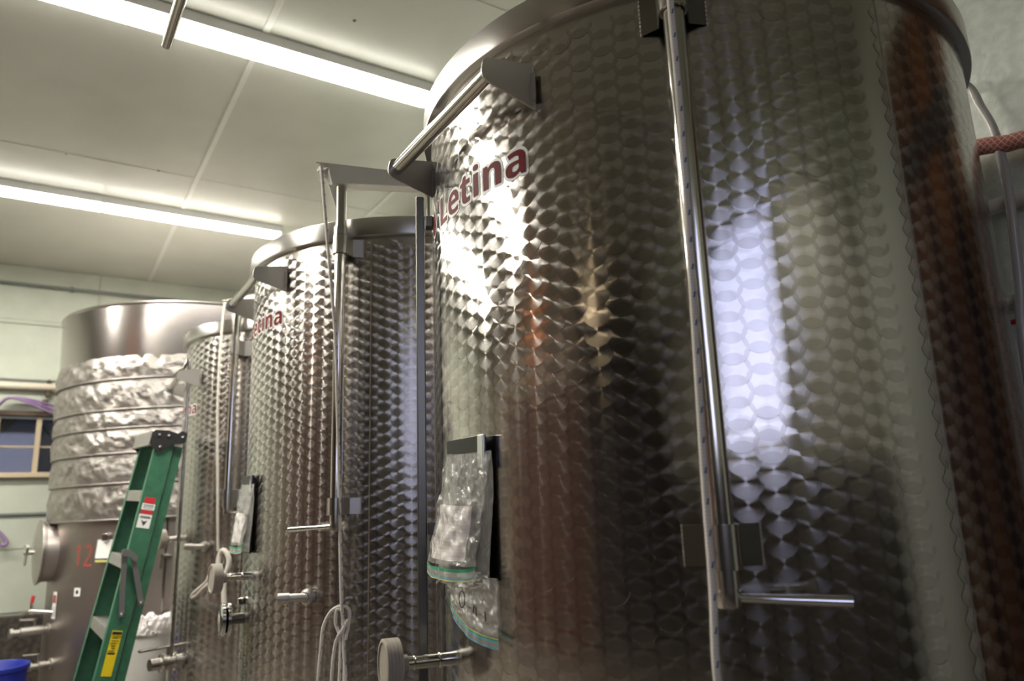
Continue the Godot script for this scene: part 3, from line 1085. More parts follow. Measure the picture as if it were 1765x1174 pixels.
# ------------------------------------------------------------------ hoists, masts and ropes
func hoists() -> void:
	var cs := [T1, T2, T3]
	var lo := [1.3376, 1.4338, 1.49]
	var dtop := [0.03, 0.0, -0.09]
	var names := ["steel hoist mast up the front of the nearest tank, its crank pointing right", "steel hoist mast on the second tank, its boom level and crank pointing left", "slim hoist mast and boom on the third tank, between ladder and second tank"]
	for k in 3:
		var t := thing("lid_hoist", names[k], "hoist", cs[k], "lid hoists on the swirl-finished tanks")
		var b := MB.new()
		var top: float = 2.62 + dtop[k]
		var l: float = lo[k]
		b.tube([pol(-46, 0.736, l + 0.05), pol(-46, 0.736, top)], 0.019, 28)
		part("mast", b, M.tube, t)
		b = MB.new()
		var fx := Transform3D(Basis(), pol(-46, 0.736, 0))
		b.lathe([Vector2(0, l), Vector2(0.0185, l), Vector2(0.0192, l + 0.002), Vector2(0.0192, l + 0.024), Vector2(0.018, l + 0.0245), Vector2(0.018, l + 0.0265), Vector2(0.0198, l + 0.027), Vector2(0.0198, l + 0.056)], fx, 28)
		part("mast_end", b, M.steel, t)
		# crank rod
		b = MB.new()
		var d: float = [1.0, -1.0, 1.0][k]
		var hl: float = [0.172, 0.165, 0.12][k]
		var h0 := pol(-46, 0.736, l + 0.013) + along(-46) * (0.018 * d)
		var h1 := pol(-46, 0.736, l + 0.013 - 0.006) + along(-46) * (hl * d)
		b.tube([h0, h0.lerp(h1, 0.45), h0.lerp(h1, 0.6), h1], 0.0062, 16, true, 0.0088)
		part("crank_rod", b, M.chrome, t)
		# boom: a channel open at its ends, swung round the mast, with the pulley in its short end
		var bd: Vector3 = [out(-46) * -1.0, Vector3(0.95, 0, 0.31).normalized(), Vector3(0.45, 0, 0.89).normalized()][k]
		var fr := Basis(bd, Vector3.UP, bd.cross(Vector3.UP))
		var mp := pol(-46, 0.736, top)
		var bl := 0.40
		b = MB.new()
		var side := PackedVector2Array([Vector2(-0.03, 0.0), Vector2(bl, 0.012), Vector2(bl, 0.052), Vector2(-0.046, 0.072)])
		for s in [-1, 1]:
			b.prism(side, 0.004, Transform3D(fr, mp + fr.z * (0.025 * s)))
		b.prism(PackedVector2Array([Vector2(-0.09, 0.071), Vector2(bl, 0.0515), Vector2(bl, 0.0555), Vector2(-0.09, 0.075)]), 0.054, Transform3D(fr, mp))
		b.prism(PackedVector2Array([Vector2(-0.02, 0.001), Vector2(bl, 0.012), Vector2(bl, 0.016), Vector2(-0.02, 0.005)]), 0.05, Transform3D(fr, mp))
		part("boom", b, M.satin, t)
		b = MB.new()
		b.prism(PackedVector2Array([Vector2(-0.046, 0.004), Vector2(-0.012, 0.004), Vector2(-0.012, -0.085), Vector2(-0.018, -0.085)]), 0.004, Transform3D(fr, mp))
		part("gusset", b, M.satin, t)
		b = MB.new()
		b.lathe([Vector2(0.0, -0.016), Vector2(0.024, -0.016), Vector2(0.026, -0.013), Vector2(0.017, -0.005), Vector2(0.017, 0.005), Vector2(0.026, 0.013), Vector2(0.024, 0.016), Vector2(0.0, 0.016)], axis_frame(mp - bd * 0.062 + Vector3(0, 0.042, 0), bd), 28)
		part("pulley", b, M.white, t)
		b = MB.new()
		var rp := mp + bd * 0.31
		b.tube([rp + Vector3(0, 0.02, 0), rp + Vector3(0, -0.75, 0)], 0.008, 10)
		part("lid_rod", b, M.steel, t)
		if k == 1:
			b = MB.new()
			b.lathe([Vector2(0.0195, 0), Vector2(0.0235, 0), Vector2(0.0235, 0.03), Vector2(0.0195, 0.03)], Transform3D(Basis(), pol(-46, 0.736, 2.436)), 28)
			part("stop_ring", b, M.steel, t)
	# ropes
	var r1 := thing("hoist_rope", "white rope with blue flecks running down the mast of the nearest tank", "rope", T1, "hoist ropes")
	var b := MB.new()
	b.tube(bez([pol(-46.0, 0.785, 2.715), pol(-46.2, 0.812, 2.68), pol(-46.36, 0.79, 2.335), pol(-46.37, 0.787, 2.194), pol(-46.5, 0.782, 2.0156), pol(-47.0, 0.778, 1.75), pol(-47.45, 0.775, 1.5135), pol(-47.62, 0.77, 1.3712), pol(-48.0, 0.765, 1.24), pol(-47.0, 0.70, 1.10), pol(-46, 0.70, 1.06)], 6), 0.0058, 12)
	part("rope_fall", b, M.rope, r1)
	var r2 := thing("hoist_rope", "pale rope falling from the second tank's boom and coiled on its cleat", "rope", T2, "hoist ropes")
	b = MB.new()
	b.tube(bez([pol(-51.8, 0.765, 2.68), pol(-50.2, 0.785, 2.688), pol(-49.6, 0.792, 2.66), pol(-48.2, 0.796, 2.50), pol(-46.9, 0.797, 2.343), pol(-45.33, 0.78, 2.0625), pol(-44.9, 0.765, 1.8), pol(-44.6, 0.75, 1.551), pol(-44.62, 0.722, 1.228), pol(-44.7, 0.705, 1.16), pol(-44.4, 0.70, 1.05), pol(-43.6, 0.70, 0.96)], 6), 0.0058, 12)
	part("rope_fall", b, M.rope, r2)
	b = MB.new()
	b.tube(bez([pol(-44.0, 0.702, 1.10), pol(-43.0, 0.702, 1.17), pol(-43.8, 0.705, 1.197), pol(-45.6, 0.71, 1.200), pol(-48.3, 0.705, 1.182), pol(-50.4, 0.702, 1.138), pol(-51.1, 0.70, 1.077), pol(-51.7, 0.70, 0.976), pol(-51.2, 0.70, 0.86), pol(-48.5, 0.70, 0.82), pol(-46.3, 0.70, 0.88), pol(-45.6, 0.70, 1.0), pol(-45.6, 0.70, 1.10), pol(-46.9, 0.702, 1.15), pol(-46.2, 0.71, 1.19), pol(-45.0, 0.71, 1.19)], 6), 0.0056, 10)
	part("rope_coil", b, M.rope, r2)
	b = MB.new()
	b.tube(bez([pol(-43.3, 0.706, 1.16), pol(-44.7, 0.708, 1.13), pol(-46.6, 0.704, 1.095), pol(-47.7, 0.70, 1.02), pol(-47.7, 0.70, 0.93), pol(-46.4, 0.70, 0.85), pol(-44.9, 0.70, 0.90), pol(-44.3, 0.70, 1.02), pol(-44.9, 0.70, 1.13)], 6), 0.0056, 10)
	part("rope_coil", b, M.rope, r2)
	var r3 := thing("hoist_rope", "thin grey rope down the third tank ending in a loop behind a dial", "rope", T3, "hoist ropes")
	b = MB.new()
	b.tube(bez([pol(-49.0, 0.70, 2.594), pol(-51.0, 0.735, 2.585), pol(-51.6, 0.75, 2.54), pol(-49.7, 0.79, 2.18), pol(-49.9, 0.77, 1.857), pol(-50.1, 0.72, 1.32)], 6), 0.0068, 10)
	part("rope_fall", b, M.ropeplain, r3)
	b = MB.new()
	b.tube(bez([pol(-50.1, 0.715, 1.24), pol(-49.9, 0.71, 1.30), pol(-48.0, 0.712, 1.322), pol(-45.8, 0.71, 1.29), pol(-45.6, 0.71, 1.248), pol(-47.0, 0.712, 1.19), pol(-46.8, 0.715, 1.12), pol(-46.2, 0.715, 1.06)], 6), 0.013, 10)
	part("rope_coil", b, M.ropeplain, r3)
	b = MB.new()
	b.tube(bez([pol(-50.3, 0.75, 1.245), pol(-52.3, 0.75, 1.19), pol(-54, 0.75, 1.165), pol(-58.6, 0.752, 1.125), pol(-59.4, 0.752, 1.105), pol(-57.5, 0.75, 1.112), pol(-54.0, 0.75, 1.148), pol(-51.0, 0.75, 1.175)], 6), 0.008, 8)
	part("rope_tail", b, M.ropeplain, r3)

# ------------------------------------------------------------------ bags, notes and boards on the tanks
func clutter_tank1() -> void:
	for k in 2:
		var c: Vector3 = [T1, T2][k]
		var who: String = ["the nearest tank", "the second tank"][k]
		# flat board with a steel edge strip
		var t := thing("record_board", "dark flat record board on the side of %s behind a plastic bag" % who, "board", c, "record boards on the tanks")
		var b := MB.new()
		var fr := frame(-89.2, 0, 0).basis
		b.box(pol(-89.2, RB + 0.012, 1.495) - along(-89.2) * 0.004, Vector3(0.148, 0.275, 0.008), fr, 0.001)
		part("board_panel", b, M.board, t)
		b = MB.new()
		b.box(pol(-89.2, RB + 0.018, 1.60) + along(-89.2) * 0.066, Vector3(0.022, 0.065, 0.006), fr, 0.002)
		part("edge_strip", b, M.chrome, t)
		# zip bag hanging upside down, zip at the bottom
		var fn := FastNoiseLite.new()
		fn.seed = 3 + k
		fn.frequency = 14.0
		t = thing("zip_bag", "clear zip bag holding a paper sheet, hung on the board of %s" % who, "bag", c, "clear zip bags on the tanks")
		var front := func(u: float, w: float) -> Vector3:
			var bulge := sin(PI * u) * 0.012 * w + fn.get_noise_2d(u * 0.25, w * 0.3) * 0.009 * (1.0 - 0.7 * absf(w - 0.5))
			var neck := 0.006 * sin(w * 7.0)
			return pol(lerpf(-95.2 - 6.0 * w, -81.2 - 2.9 * w, u) + neck, lerpf(0.703, 0.721, w) + bulge, lerpf(1.605 - 0.012 * u, 1.388 - 0.002 * u, w))
		b = MB.new()
		b.patch(front, 28, 36)
		part("front_film", b, M.bag, t)
		b = MB.new()
		b.patch(func(u: float, w: float) -> Vector3: return pol(lerpf(-95.2 - 5.0 * w, -81.2 - 0.6 * w + 0.5 * sin(w * 5.0), u), lerpf(0.7015, 0.7035, w) + fn.get_noise_2d(u * 0.3 + 4.0, w * 0.4) * 0.002, lerpf(1.60, 1.366 - 0.004 * u, w)), 16, 20)
		part("back_film", b, M.bag, t)
		var strips := [["zipgreen", 0.0, 0.006], ["bag2", -0.006, 0.012], ["zipblue", -0.0165, 0.0035], ["zipyellow", -0.0205, 0.0025]]
		for s in strips:
			b = MB.new()
			b.patch(func(u: float, w: float) -> Vector3: return (front.call(u, 1.0) as Vector3) + out(-92) * 0.0012 + Vector3(0, s[1] - s[2] * w + 0.006 * (absf(u - 0.5) * 2.0) ** 6 - 0.006, 0), 20, 1)
			part("zip_strip", b, M[s[0]], t)
		# the sheet inside
		b = MB.new()
		b.patch(func(u: float, w: float) -> Vector3: return (front.call(0.08 + 0.76 * u, 0.47 + 0.49 * w) as Vector3) - out(-91) * 0.0025, 10, 10)
		solo("note_sheet", b, M.paper, "lined white note sheet inside the zip bag on %s" % who, "paper", c, "note sheets in the zip bags")
	# second bag under the first on the nearest tank
	var fn2 := FastNoiseLite.new()
	fn2.seed = 9
	fn2.frequency = 14.0
	var t := thing("zip_bag", "smaller zip bag marked in black pen, hung below the bag with the sheet", "bag", T1, "clear zip bags on the tanks")
	var lower := func(u: float, w: float) -> Vector3:
		var le := lerpf(-93.0, -95.6, w) + 3.0 * sin(PI * clampf(w * 1.6, 0, 1)) * 0.5
		var ye := lerpf(1.366, lerpf(1.330, 1.262, pow(u, 0.85)) - 0.012 * sin(PI * u), w)
		return pol(lerpf(le, -81.0, u), 0.699 + 0.012 * sin(PI * u) * w + fn2.get_noise_2d(u * 0.3, w * 0.25) * 0.006, ye)
	var b := MB.new()
	b.patch(lower, 26, 20)
	part("front_film", b, M.bag2, t)
	b = MB.new()
	b.patch(func(u: float, w: float) -> Vector3: return (lower.call(u, w) as Vector3) - out(-88) * lerpf(0.003, 0.008, w), 12, 10)
	part("back_film", b, M.bag, t)
	for s in [["zipyellow", 0.0, 0.0025], ["zipgreen", -0.0025, 0.002], ["zipblue", -0.0045, 0.004], ["bag2", -0.0085, 0.008], ["zipblue", -0.0165, 0.003]]:
		b = MB.new()
		b.patch(func(u: float, w: float) -> Vector3: return (lower.call(u, 1.0) as Vector3) + out(-88) * 0.001 + Vector3(0, s[1] - s[2] * w, 0), 24, 1)
		part("zip_strip", b, M[s[0]], t)
	# crumpled fold between the two bags
	b = MB.new()
	b.patch(func(u: float, w: float) -> Vector3:
		return pol(lerpf(-95.5 - 4.2 * w, -82.0, u), 0.712 - 0.006 * u + fn2.get_noise_2d(u * 0.4 + 2.0, w * 0.4) * 0.010, lerpf(1.376, 1.342 + 0.006 * sin(u * 9.0), w)), 24, 8)
	part("fold", b, M.bag2, t)
	# pen marks: O - 11 . 1
	b = MB.new()
	var ink := func(x: float, y: float) -> Vector3: return pol(-88.0 + x * 1.15, 0.7185, 1.330 + y * 1.1)
	var o := []
	for i in 17:
		var a := TAU * i / 16.0 + 0.6
		o.append(ink.call(0.75 * sin(a), 0.0135 * cos(a) - 0.004))
	b.tube(o, 0.0011, 6)
	for st in [[1.5, -0.014, 2.0, -0.016], [2.9, -0.011, 2.7, -0.022], [3.3, -0.013, 3.4, -0.028], [4.1, -0.0235, 4.3, -0.0245], [5.2, -0.018, 5.3, -0.033]]:
		b.tube([ink.call(st[0], st[1]), ink.call((st[0] + st[2]) / 2.0, (st[1] + st[3]) / 2.0), ink.call(st[2], st[3])], 0.0011, 6)
	part("pen_marks", b, M.ink, t)
	# grey cable hanging in the gap between the first two tanks
	b = MB.new()
	b.tube(bez([Vector3(0.9, 1.75, -1.9), Vector3(0.893, 1.5, -1.86), Vector3(0.888, 1.36, -1.842), Vector3(0.88, 1.29, -1.86), Vector3(0.8875, 1.247, -1.872), Vector3(0.897, 1.14, -1.89), Vector3(0.92, 1.044, -1.905), Vector3(0.95, 0.8, -1.92), Vector3(0.93, 0.02, -1.95)], 8), 0.0075, 12)
	solo("power_cable", b, M.cable, "grey cable hanging in the gap between the nearest two tanks", "cable")

# ------------------------------------------------------------------ the foil-jacketed tank
func insulated_tank() -> void:
	var t := thing("insulated_tank", "wide steel tank wrapped in crinkled foil bands, with a round side hatch", "tank", T4)
	var b := MB.new()
	b.lathe([Vector2(0.0, 0.22), Vector2(0.9, 0.26), Vector2(0.965, 0.30), Vector2(0.975, 0.36), Vector2(0.985, 1.53)], Transform3D(), 96)
	part("lower_shell", b, M.tank4low, t)
	b = MB.new()
	b.lathe([Vector2(1.03, 2.5), Vector2(1.045, 2.915), Vector2(1.052, 2.92), Vector2(1.054, 2.930), Vector2(1.05, 2.9345), Vector2(1.035, 2.934), Vector2(0.9, 2.96), Vector2(0.0, 3.02)], Transform3D(), 96)
	part("top_shell", b, M.tank4, t)
	var fn := FastNoiseLite.new()
	fn.seed = 21
	fn.frequency = 3.2
	fn.fractal_octaves = 3
	var ys := [2.565, 2.41, 2.205, 2.08, 1.915, 1.72, 1.49]
	for k in 6:
		b = MB.new()
		b.eps = 0.002
		var y1: float = ys[k]
		var y0: float = ys[k + 1]
		b.patch(func(u: float, w: float) -> Vector3:
			var a := u * 360.0
			var y := lerpf(y1 + 0.012, y0, w) + 0.012 * sin(u * TAU * 2.0 + 1.0)
			var d := pol(a, 1.0, y)
			var n1 := fn.get_noise_3d(d.x * 1.5, y * 1.2 + 7.0 * k, d.z * 1.5)
			var amt := 0.015 if k < 4 else 0.012
			var crease := 1.0 - absf(n1) * 2.0 + 0.5 * fn.get_noise_3d(d.x * 5.0, y * 3.5, d.z * 5.0)
			return pol(a, lerpf(1.030, 1.043, w) - 0.004 * k + amt * crease * sin(PI * w), y), 300, 10, true)
		part("jacket_band", b, M.foil, t)
		b = MB.new()
		var pts := []
		for i in 73:
			var a := TAU * i / 72.0
			pts.append(pol(rad_to_deg(a), 1.041 - 0.004 * k, y0 + 0.012 * sin(a * 2.0 + 1.0)))
		b.tube(pts, 0.006, 6, false)
		part("band_edge", b, M.foil, t)
	b = MB.new()
	b.lathe([Vector2(1.024, 1.50), Vector2(0.98, 1.485)], Transform3D(), 96)
	part("jacket_lip", b, M.dull, t)
	for a in [-21.3, 60.0]:
		b = MB.new()
		b.box(pol(a, 0.982, 0.94), Vector3(0.016, 1.1, 0.006), frame(a, 0, 0).basis, 0.002)
		part("seam_strip", b, M.tank4, t)
	for k in 4:
		b = MB.new()
		b.tube([pol(45 + 90 * k, 0.75, 0), pol(45 + 90 * k, 0.75, 0.3)], 0.05, 16)
		part("leg", b, M.dull, t)
	# hatch
	var ax := axis_frame(pol(-83, 0, 1.285), out(-83))
	b = MB.new()
	b.lathe([Vector2(0.205, 0.93), Vector2(0.2, 0.96), Vector2(0.198, 1.035), Vector2(0.207, 1.04), Vector2(0.207, 1.048), Vector2(0.19, 1.05), Vector2(0.19, 1.03)], ax, 48)
	var hatch := part("side_hatch", b, M.tank4low, t)
	b = MB.new()
	b.lathe([Vector2(0.0, 1.085), Vector2(0.12, 1.08), Vector2(0.2, 1.066), Vector2(0.218, 1.062), Vector2(0.218, 1.054), Vector2(0.0, 1.054)], ax, 48)
	part("hatch_lid", b, M.dull, hatch)
	b = MB.new()
	for k in 3:
		var a := TAU * k / 3.0 + 0.5
		var d := ax.basis.x * cos(a) + ax.basis.z * sin(a)
		b.tube([ax * Vector3(0, 1.125, 0), ax * Vector3(0, 1.13, 0) + d * 0.085], 0.008, 8)
	b.tube([ax * Vector3(0, 1.07, 0), ax * Vector3(0, 1.14, 0)], 0.014, 10)
	part("hand_knob", b, M.dull, hatch)
	# red painted number, labels
	part("painted_number", warp_text("12", 0.185, 0.9, -54.6, 1.195, 0.9835, [Vector2.ZERO], 400), M.redmark, t, "faded red painted number")
	for g in [["white_label", -56.0, 1.036, 0.058, 0.052, "white"], ["edge_label", -71.0, 0.945, 0.06, 0.17, "white"]]:
		b = MB.new()
		b.patch(func(u: float, w: float) -> Vector3: return pol(g[1] + rad_to_deg((u - 0.5) * g[3] / 0.985), 0.985, g[2] + (0.5 - w) * g[4]), 6, 1)
		var lb := part(g[0], b, M[g[5]], t)
		b = MB.new()
		if g[0] == "white_label":
			b.box(pol(g[1], 0.9855, g[2]), Vector3(0.022, 0.022, 0.001), frame(g[1], 0, 0).basis)
			part("printed_mark", b, M.ink, lb)
		else:
			b.box(pol(g[1], 0.9855, g[2] + 0.04), Vector3(0.045, 0.05, 0.001), frame(g[1], 0, 0).basis)
			part("printed_block", b, M.redmark, lb)
			b = MB.new()
			for k in 4:
				b.box(pol(g[1], 0.9855, g[2] - 0.015 - 0.016 * k), Vector3(0.042, 0.004, 0.001), frame(g[1], 0, 0).basis)
			part("printed_lines", b, M.strut, lb)
	# outlet valves low on the left flank
	for g in [[0.79, -76.0, 1.20, 0.030], [0.585, -70.0, 1.11, 0.026]]:
		var vx := axis_frame(pol(g[1], 0, g[0]), out(g[1]))
		var r: float = g[3]
		var e: float = g[2]
		b = MB.new()
		b.lathe([Vector2(r + 0.01, 0.95), Vector2(r + 0.01, 0.985), Vector2(r * 0.8, 0.99), Vector2(r * 0.8, 1.01), Vector2(r, 1.015), Vector2(r, e - 0.06), Vector2(r * 0.7, e - 0.055), Vector2(r * 0.7, e - 0.02), Vector2(r * 1.05, e - 0.018), Vector2(r * 1.05, e), Vector2(0, e)], vx, 20)
		var vp := part("outlet_valve", b, M.dull, t)
		b = MB.new()
		var c := vx * Vector3(0, 1.06, 0)
		b.tube([c, c + Vector3(0, 0.075, 0)], 0.010, 10)
		b.tube([c + Vector3(0, 0.07, 0), c + Vector3(0, 0.078, 0) - out(g[1]) * -0.09], 0.007, 8)
		part("valve_handle", b, M.steel, vp)
	b = MB.new()
	var c2 := pol(-77.0, 1.085, 0.915)
	b.tube([pol(-72.0, 0.98, 0.90), c2, pol(-80, 1.12, 0.895)], 0.013, 10)
	b.tube([c2, c2 + Vector3(0, 0.05, 0)], 0.009, 8)
	var sv := part("small_tap", b, M.steel, t)
	b = MB.new()
	b.tube([c2 + Vector3(0, 0.05, 0), c2 + Vector3(0.005, 0.095, 0)], 0.011, 8)
	part("tap_handle", b, M.stickred, sv, "red tap handle")
	b = MB.new()
	b.tube([pol(-19.4, 0.97, 1.24), pol(-22, 1.03, 1.245)], 0.014, 10)
	b.tube([pol(-22, 1.03, 1.26), pol(-22, 1.035, 1.17)], 0.011, 10)
	part("small_tap", b, M.steel, t)
	# note in a sleeve with a green band
	var nt := thing("pinned_note", "white note with a green band, stuck on the tank beside the red number", "paper", T4)
	b = MB.new()
	b.patch(func(u: float, w: float) -> Vector3: return pol(lerpf(-47.6, -40.0, u), 0.99 + 0.012 * w, lerpf(1.36, 1.245, w)), 8, 4)
	part("sheet", b, M.plainpaper, nt)
	b = MB.new()
	b.patch(func(u: float, w: float) -> Vector3: return pol(lerpf(-47.6, -41.0, u), 1.0, lerpf(1.235, 1.222, w)), 8, 1)
	part("green_band", b, M.zipyellow, nt)
	b = MB.new()
	b.box(pol(-43.6, 1.0, 1.375), Vector3(0.05, 0.05, 0.03), frame(-43.6, 0, 0).basis, 0.008)
	part("clip", b, M.chrome, nt)

# ------------------------------------------------------------------ stepladder
func ladder() -> void:
	var u := Vector3(0.17683592, 0.98401187, 0.02120603)
	var w := Vector3(0.98122338, -0.17457, -0.08201794)
	var z := w.cross(u).normalized()
	var t := thing("step_ladder", "green fibreglass stepladder folded and leaning against the third tank", "ladder", Vector3(0.36942598, 1.5, -4.08531363) - u * 1.524)
	t.basis = Basis(w, u, z)
	var off := 1.524                       # local height of the camera's level along the rails
	var half := func(y: float) -> float: return (0.424 - 0.096 * (y - off)) / 2.0
	var top := 1.90
	var b := MB.new()
	for s in [1.0, -1.0]:
		b = MB.new()
		var p0 := Vector3(0.0415, 0.045, s * half.call(0.045))
		var p1 := Vector3(0.0415, top, s * half.call(top))
		var dir := (p1 - p0).normalized()
		var bs := Basis(Vector3.RIGHT, dir, Vector3.RIGHT.cross(dir))
		var mid := (p0 + p1) / 2.0
		var l := (p1 - p0).length()
		b.box(mid, Vector3(0.083, l, 0.005), bs, 0.0015)
		for e in [-1.0, 1.0]:
			b.box(mid + Vector3(0.0395 * e, 0, 0) - bs.z * (0.0165 * s), Vector3(0.004, l, 0.033), bs, 0.0012)
		var rail := part("front_rail", b, M.green, t)
		b = MB.new()
		b.box(Vector3(0.0415, 0.04, p0.z - 0.012 * s), Vector3(0.09, 0.05, 0.045), Basis(), 0.006)
		part("foot", b, M.rubber, rail)
		# rear leg
		b = MB.new()
		var q0 := Vector3(0.1085, 0.06, s * (half.call(0.06) - 0.012))
		var q1 := Vector3(0.1085, top - 0.02, s * (half.call(top) - 0.012))
		var d2 := (q1 - q0).normalized()
		var b2 := Basis(Vector3.RIGHT, d2, Vector3.RIGHT.cross(d2))
		b.box((q0 + q1) / 2.0, Vector3(0.038, (q1 - q0).length(), 0.005), b2, 0.0015)
		for e in [-1.0, 1.0]:
			b.box((q0 + q1) / 2.0 + Vector3(0.017 * e, 0, 0) - b2.z * (0.014 * s), Vector3(0.004, (q1 - q0).length(), 0.028), b2, 0.001)
		var rear := part("rear_rail", b, M.green, t)
		b = MB.new()
		b.box(Vector3(0.1085, 0.055, q0.z - 0.01 * s), Vector3(0.045, 0.045, 0.04), Basis(), 0.006)
		part("foot", b, M.rubber, rear)
	for k in 5:
		var y := off + 0.076 - 0.305 * k
		var h: float = half.call(y)
		b = MB.new()
		b.box(Vector3(0.042, y + 0.049, 0), Vector3(0.078, 0.004, 2 * h - 0.008), Basis(), 0.001)
		b.box(Vector3(0.004, y + 0.0255, 0), Vector3(0.004, 0.051, 2 * h - 0.008), Basis(), 0.001)
		b.box(Vector3(0.079, y + 0.03, 0), Vector3(0.004, 0.04, 2 * h - 0.012), Basis(), 0.001)
		for g in 5:
			b.box(Vector3(0.012 + 0.015 * g, y + 0.0518, 0), Vector3(0.005, 0.0022, 2 * h - 0.02), Basis(), 0.0007)
		part("step", b, M.alu, t)
	for k in 3:
		var y := 0.45 + 0.5 * k
		b = MB.new()
		b.box(Vector3(0.122, y, 0), Vector3(0.012, 0.025, 2 * (half.call(y) - 0.02)), Basis(), 0.003)
		part("rear_bar", b, M.alu, t)
	# top cap with its black hinge plates and rivets
	var ht: float = half.call(top)
	b = MB.new()
	b.box(Vector3(0.02, off + 0.405, 0), Vector3(0.10, 0.006, 2 * ht + 0.004), Basis(), 0.002)
	b.box(Vector3(-0.028, off + 0.372, 0), Vector3(0.006, 0.066, 2 * ht + 0.004), Basis(), 0.002)
	b.box(Vector3(-0.026, off + 0.34, 0), Vector3(0.014, 0.012, 2 * ht + 0.004), Basis(), 0.004)
	part("top_cap", b, M.alu, t)
	for s in [1.0, -1.0]:
		b = MB.new()
		var poly := rounded([Vector2(-0.022, off + 0.335), Vector2(0.02, off + 0.312), Vector2(0.065, off + 0.35), Vector2(0.079, off + 0.368), Vector2(0.088, off + 0.362), Vector2(0.126, off + 0.374), Vector2(0.128, off + 0.425), Vector2(0.10, off + 0.432), Vector2(0.083, off + 0.415), Vector2(0.065, off + 0.418), Vector2(0.04, off + 0.422), Vector2(-0.022, off + 0.412)], [0.005, 0.008, 0.004, 0.004, 0.004, 0.008, 0.008, 0.008, 0.004, 0.004, 0.004, 0.008], 4)
		b.prism(poly, 0.008, Transform3D(Basis(), Vector3(0, 0, s * (ht + 0.012))))
		var hp := part("hinge_plate", b, M.plasticblk, t)
		b = MB.new()
		for q in [Vector2(0.004, 0.393), Vector2(0.046, 0.397), Vector2(0.108, 0.402), Vector2(0.02, 0.338)]:
			b.lathe([Vector2(0, 0.006), Vector2(0.006, 0.0045), Vector2(0.0085, 0.0)], axis_frame(Vector3(q.x, off + q.y, s * (ht + 0.016)), Vector3(0, 0, s)), 12)
		part("rivets", b, M.chrome, hp)
	# folded spreader on the near side
	var zs: float = half.call(off - 0.3) + 0.016
	for g in [[Vector2(-0.014, -0.158), Vector2(0.040, -0.415)], [Vector2(0.030, -0.176), Vector2(0.108, -0.362)]]:
		b = MB.new()
		var p: Vector2 = g[0]
		var q: Vector2 = g[1]
		var d := (q - p).normalized()
		b.box(Vector3((p.x + q.x) / 2, off + (p.y + q.y) / 2, zs), Vector3(0.024, p.distance_to(q) + 0.03, 0.007), Basis(Vector3(d.y, -d.x, 0), Vector3(d.x, d.y, 0), Vector3(0, 0, 1)) * Basis(Vector3(-1, 0, 0), Vector3(0, 1, 0), Vector3(0, 0, -1)), 0.002)
		var sp := part("spreader_arm", b, M.strut, t)
		b = MB.new()
		b.lathe([Vector2(0, 0.012), Vector2(0.008, 0.010), Vector2(0.011, 0.002), Vector2(0.011, -0.01)], axis_frame(Vector3(q.x, off + q.y, zs), Vector3(0, 0, 1)), 14)
		part("bolt", b, M.chrome, sp)
	b = MB.new()
	b.prism(rounded([Vector2(-0.028, off - 0.172), Vector2(-0.026, off - 0.142), Vector2(0.002, off - 0.136), Vector2(0.046, off - 0.168), Vector2(0.040, off - 0.192), Vector2(0.004, off - 0.168)], [0.006, 0.006, 0.006, 0.006, 0.006, 0.004], 4), 0.012, Transform3D(Basis(), Vector3(0, 0, zs + 0.006)))
	part("spreader_hinge", b, M.strut, t)
	# labels on the near rail
	var labels := [["warning_label", "stickred", 0.015, 0.062, 0.073, 0.1], ["warning_label", "white", 0.010, 0.066, 0.043, 0.071], ["warning_label", "stickred", 0.012, 0.062, 0.024, 0.041], ["warning_label", "white", 0.008, 0.064, -0.04, 0.022], ["warning_label", "yellow", 0.022, 0.064, -0.672, -0.485]]
	for i in labels.size():
		var g: Array = labels[i]
		var yc: float = off + (g[4] + g[5]) / 2.0
		var zc: float = half.call(yc) + 0.0032
		var slope := Vector3(0, 1, -0.048).normalized()
		var bs := Basis(Vector3.RIGHT, slope, Vector3.RIGHT.cross(slope))
		b = MB.new()
		b.box(Vector3((g[2] + g[3]) / 2.0, yc, zc), Vector3(g[3] - g[2], g[5] - g[4], 0.001), bs)
		var lb := part(g[0], b, M[g[1]], t)
		b = MB.new()
		if i == 1:
			for k in 3:
				b.box(Vector3(0.038, yc + 0.008 - 0.008 * k, zc) + bs.z * 0.0006, Vector3(0.044, 0.003, 0.0006), bs)
			part("printed_lines", b, M.strut, lb)
		elif i == 3:
			b.prism(PackedVector2Array([Vector2(0.02, 0.012), Vector2(0.034, 0.004), Vector2(0.05, 0.01), Vector2(0.042, -0.006), Vector2(0.036, -0.016), Vector2(0.03, -0.004)]), 0.0006, Transform3D(bs, Vector3(0, yc - 0.006, zc) + bs.z * 0.0006))
			for k in 2:
				b.box(Vector3(0.036, yc + 0.022 - 0.006 * k, zc) + bs.z * 0.0006, Vector3(0.044, 0.002, 0.0006), bs)
			part("printed_figure", b, M.ink, lb)
		elif i == 4:
			b.box(Vector3(0.043, yc + 0.084, zc) + bs.z * 0.0006, Vector3(0.038, 0.012, 0.0006), bs)
			for k in 14:
				b.box(Vector3(0.040 + 0.003 * sin(k * 2.1), yc + 0.062 - 0.0105 * k, zc) + bs.z * 0.0006, Vector3(0.022 + 0.008 * sin(k * 1.3), 0.0028 if k != 6 else 0.008, 0.0006), bs)
			part("printed_lines", b, M.ink, lb)

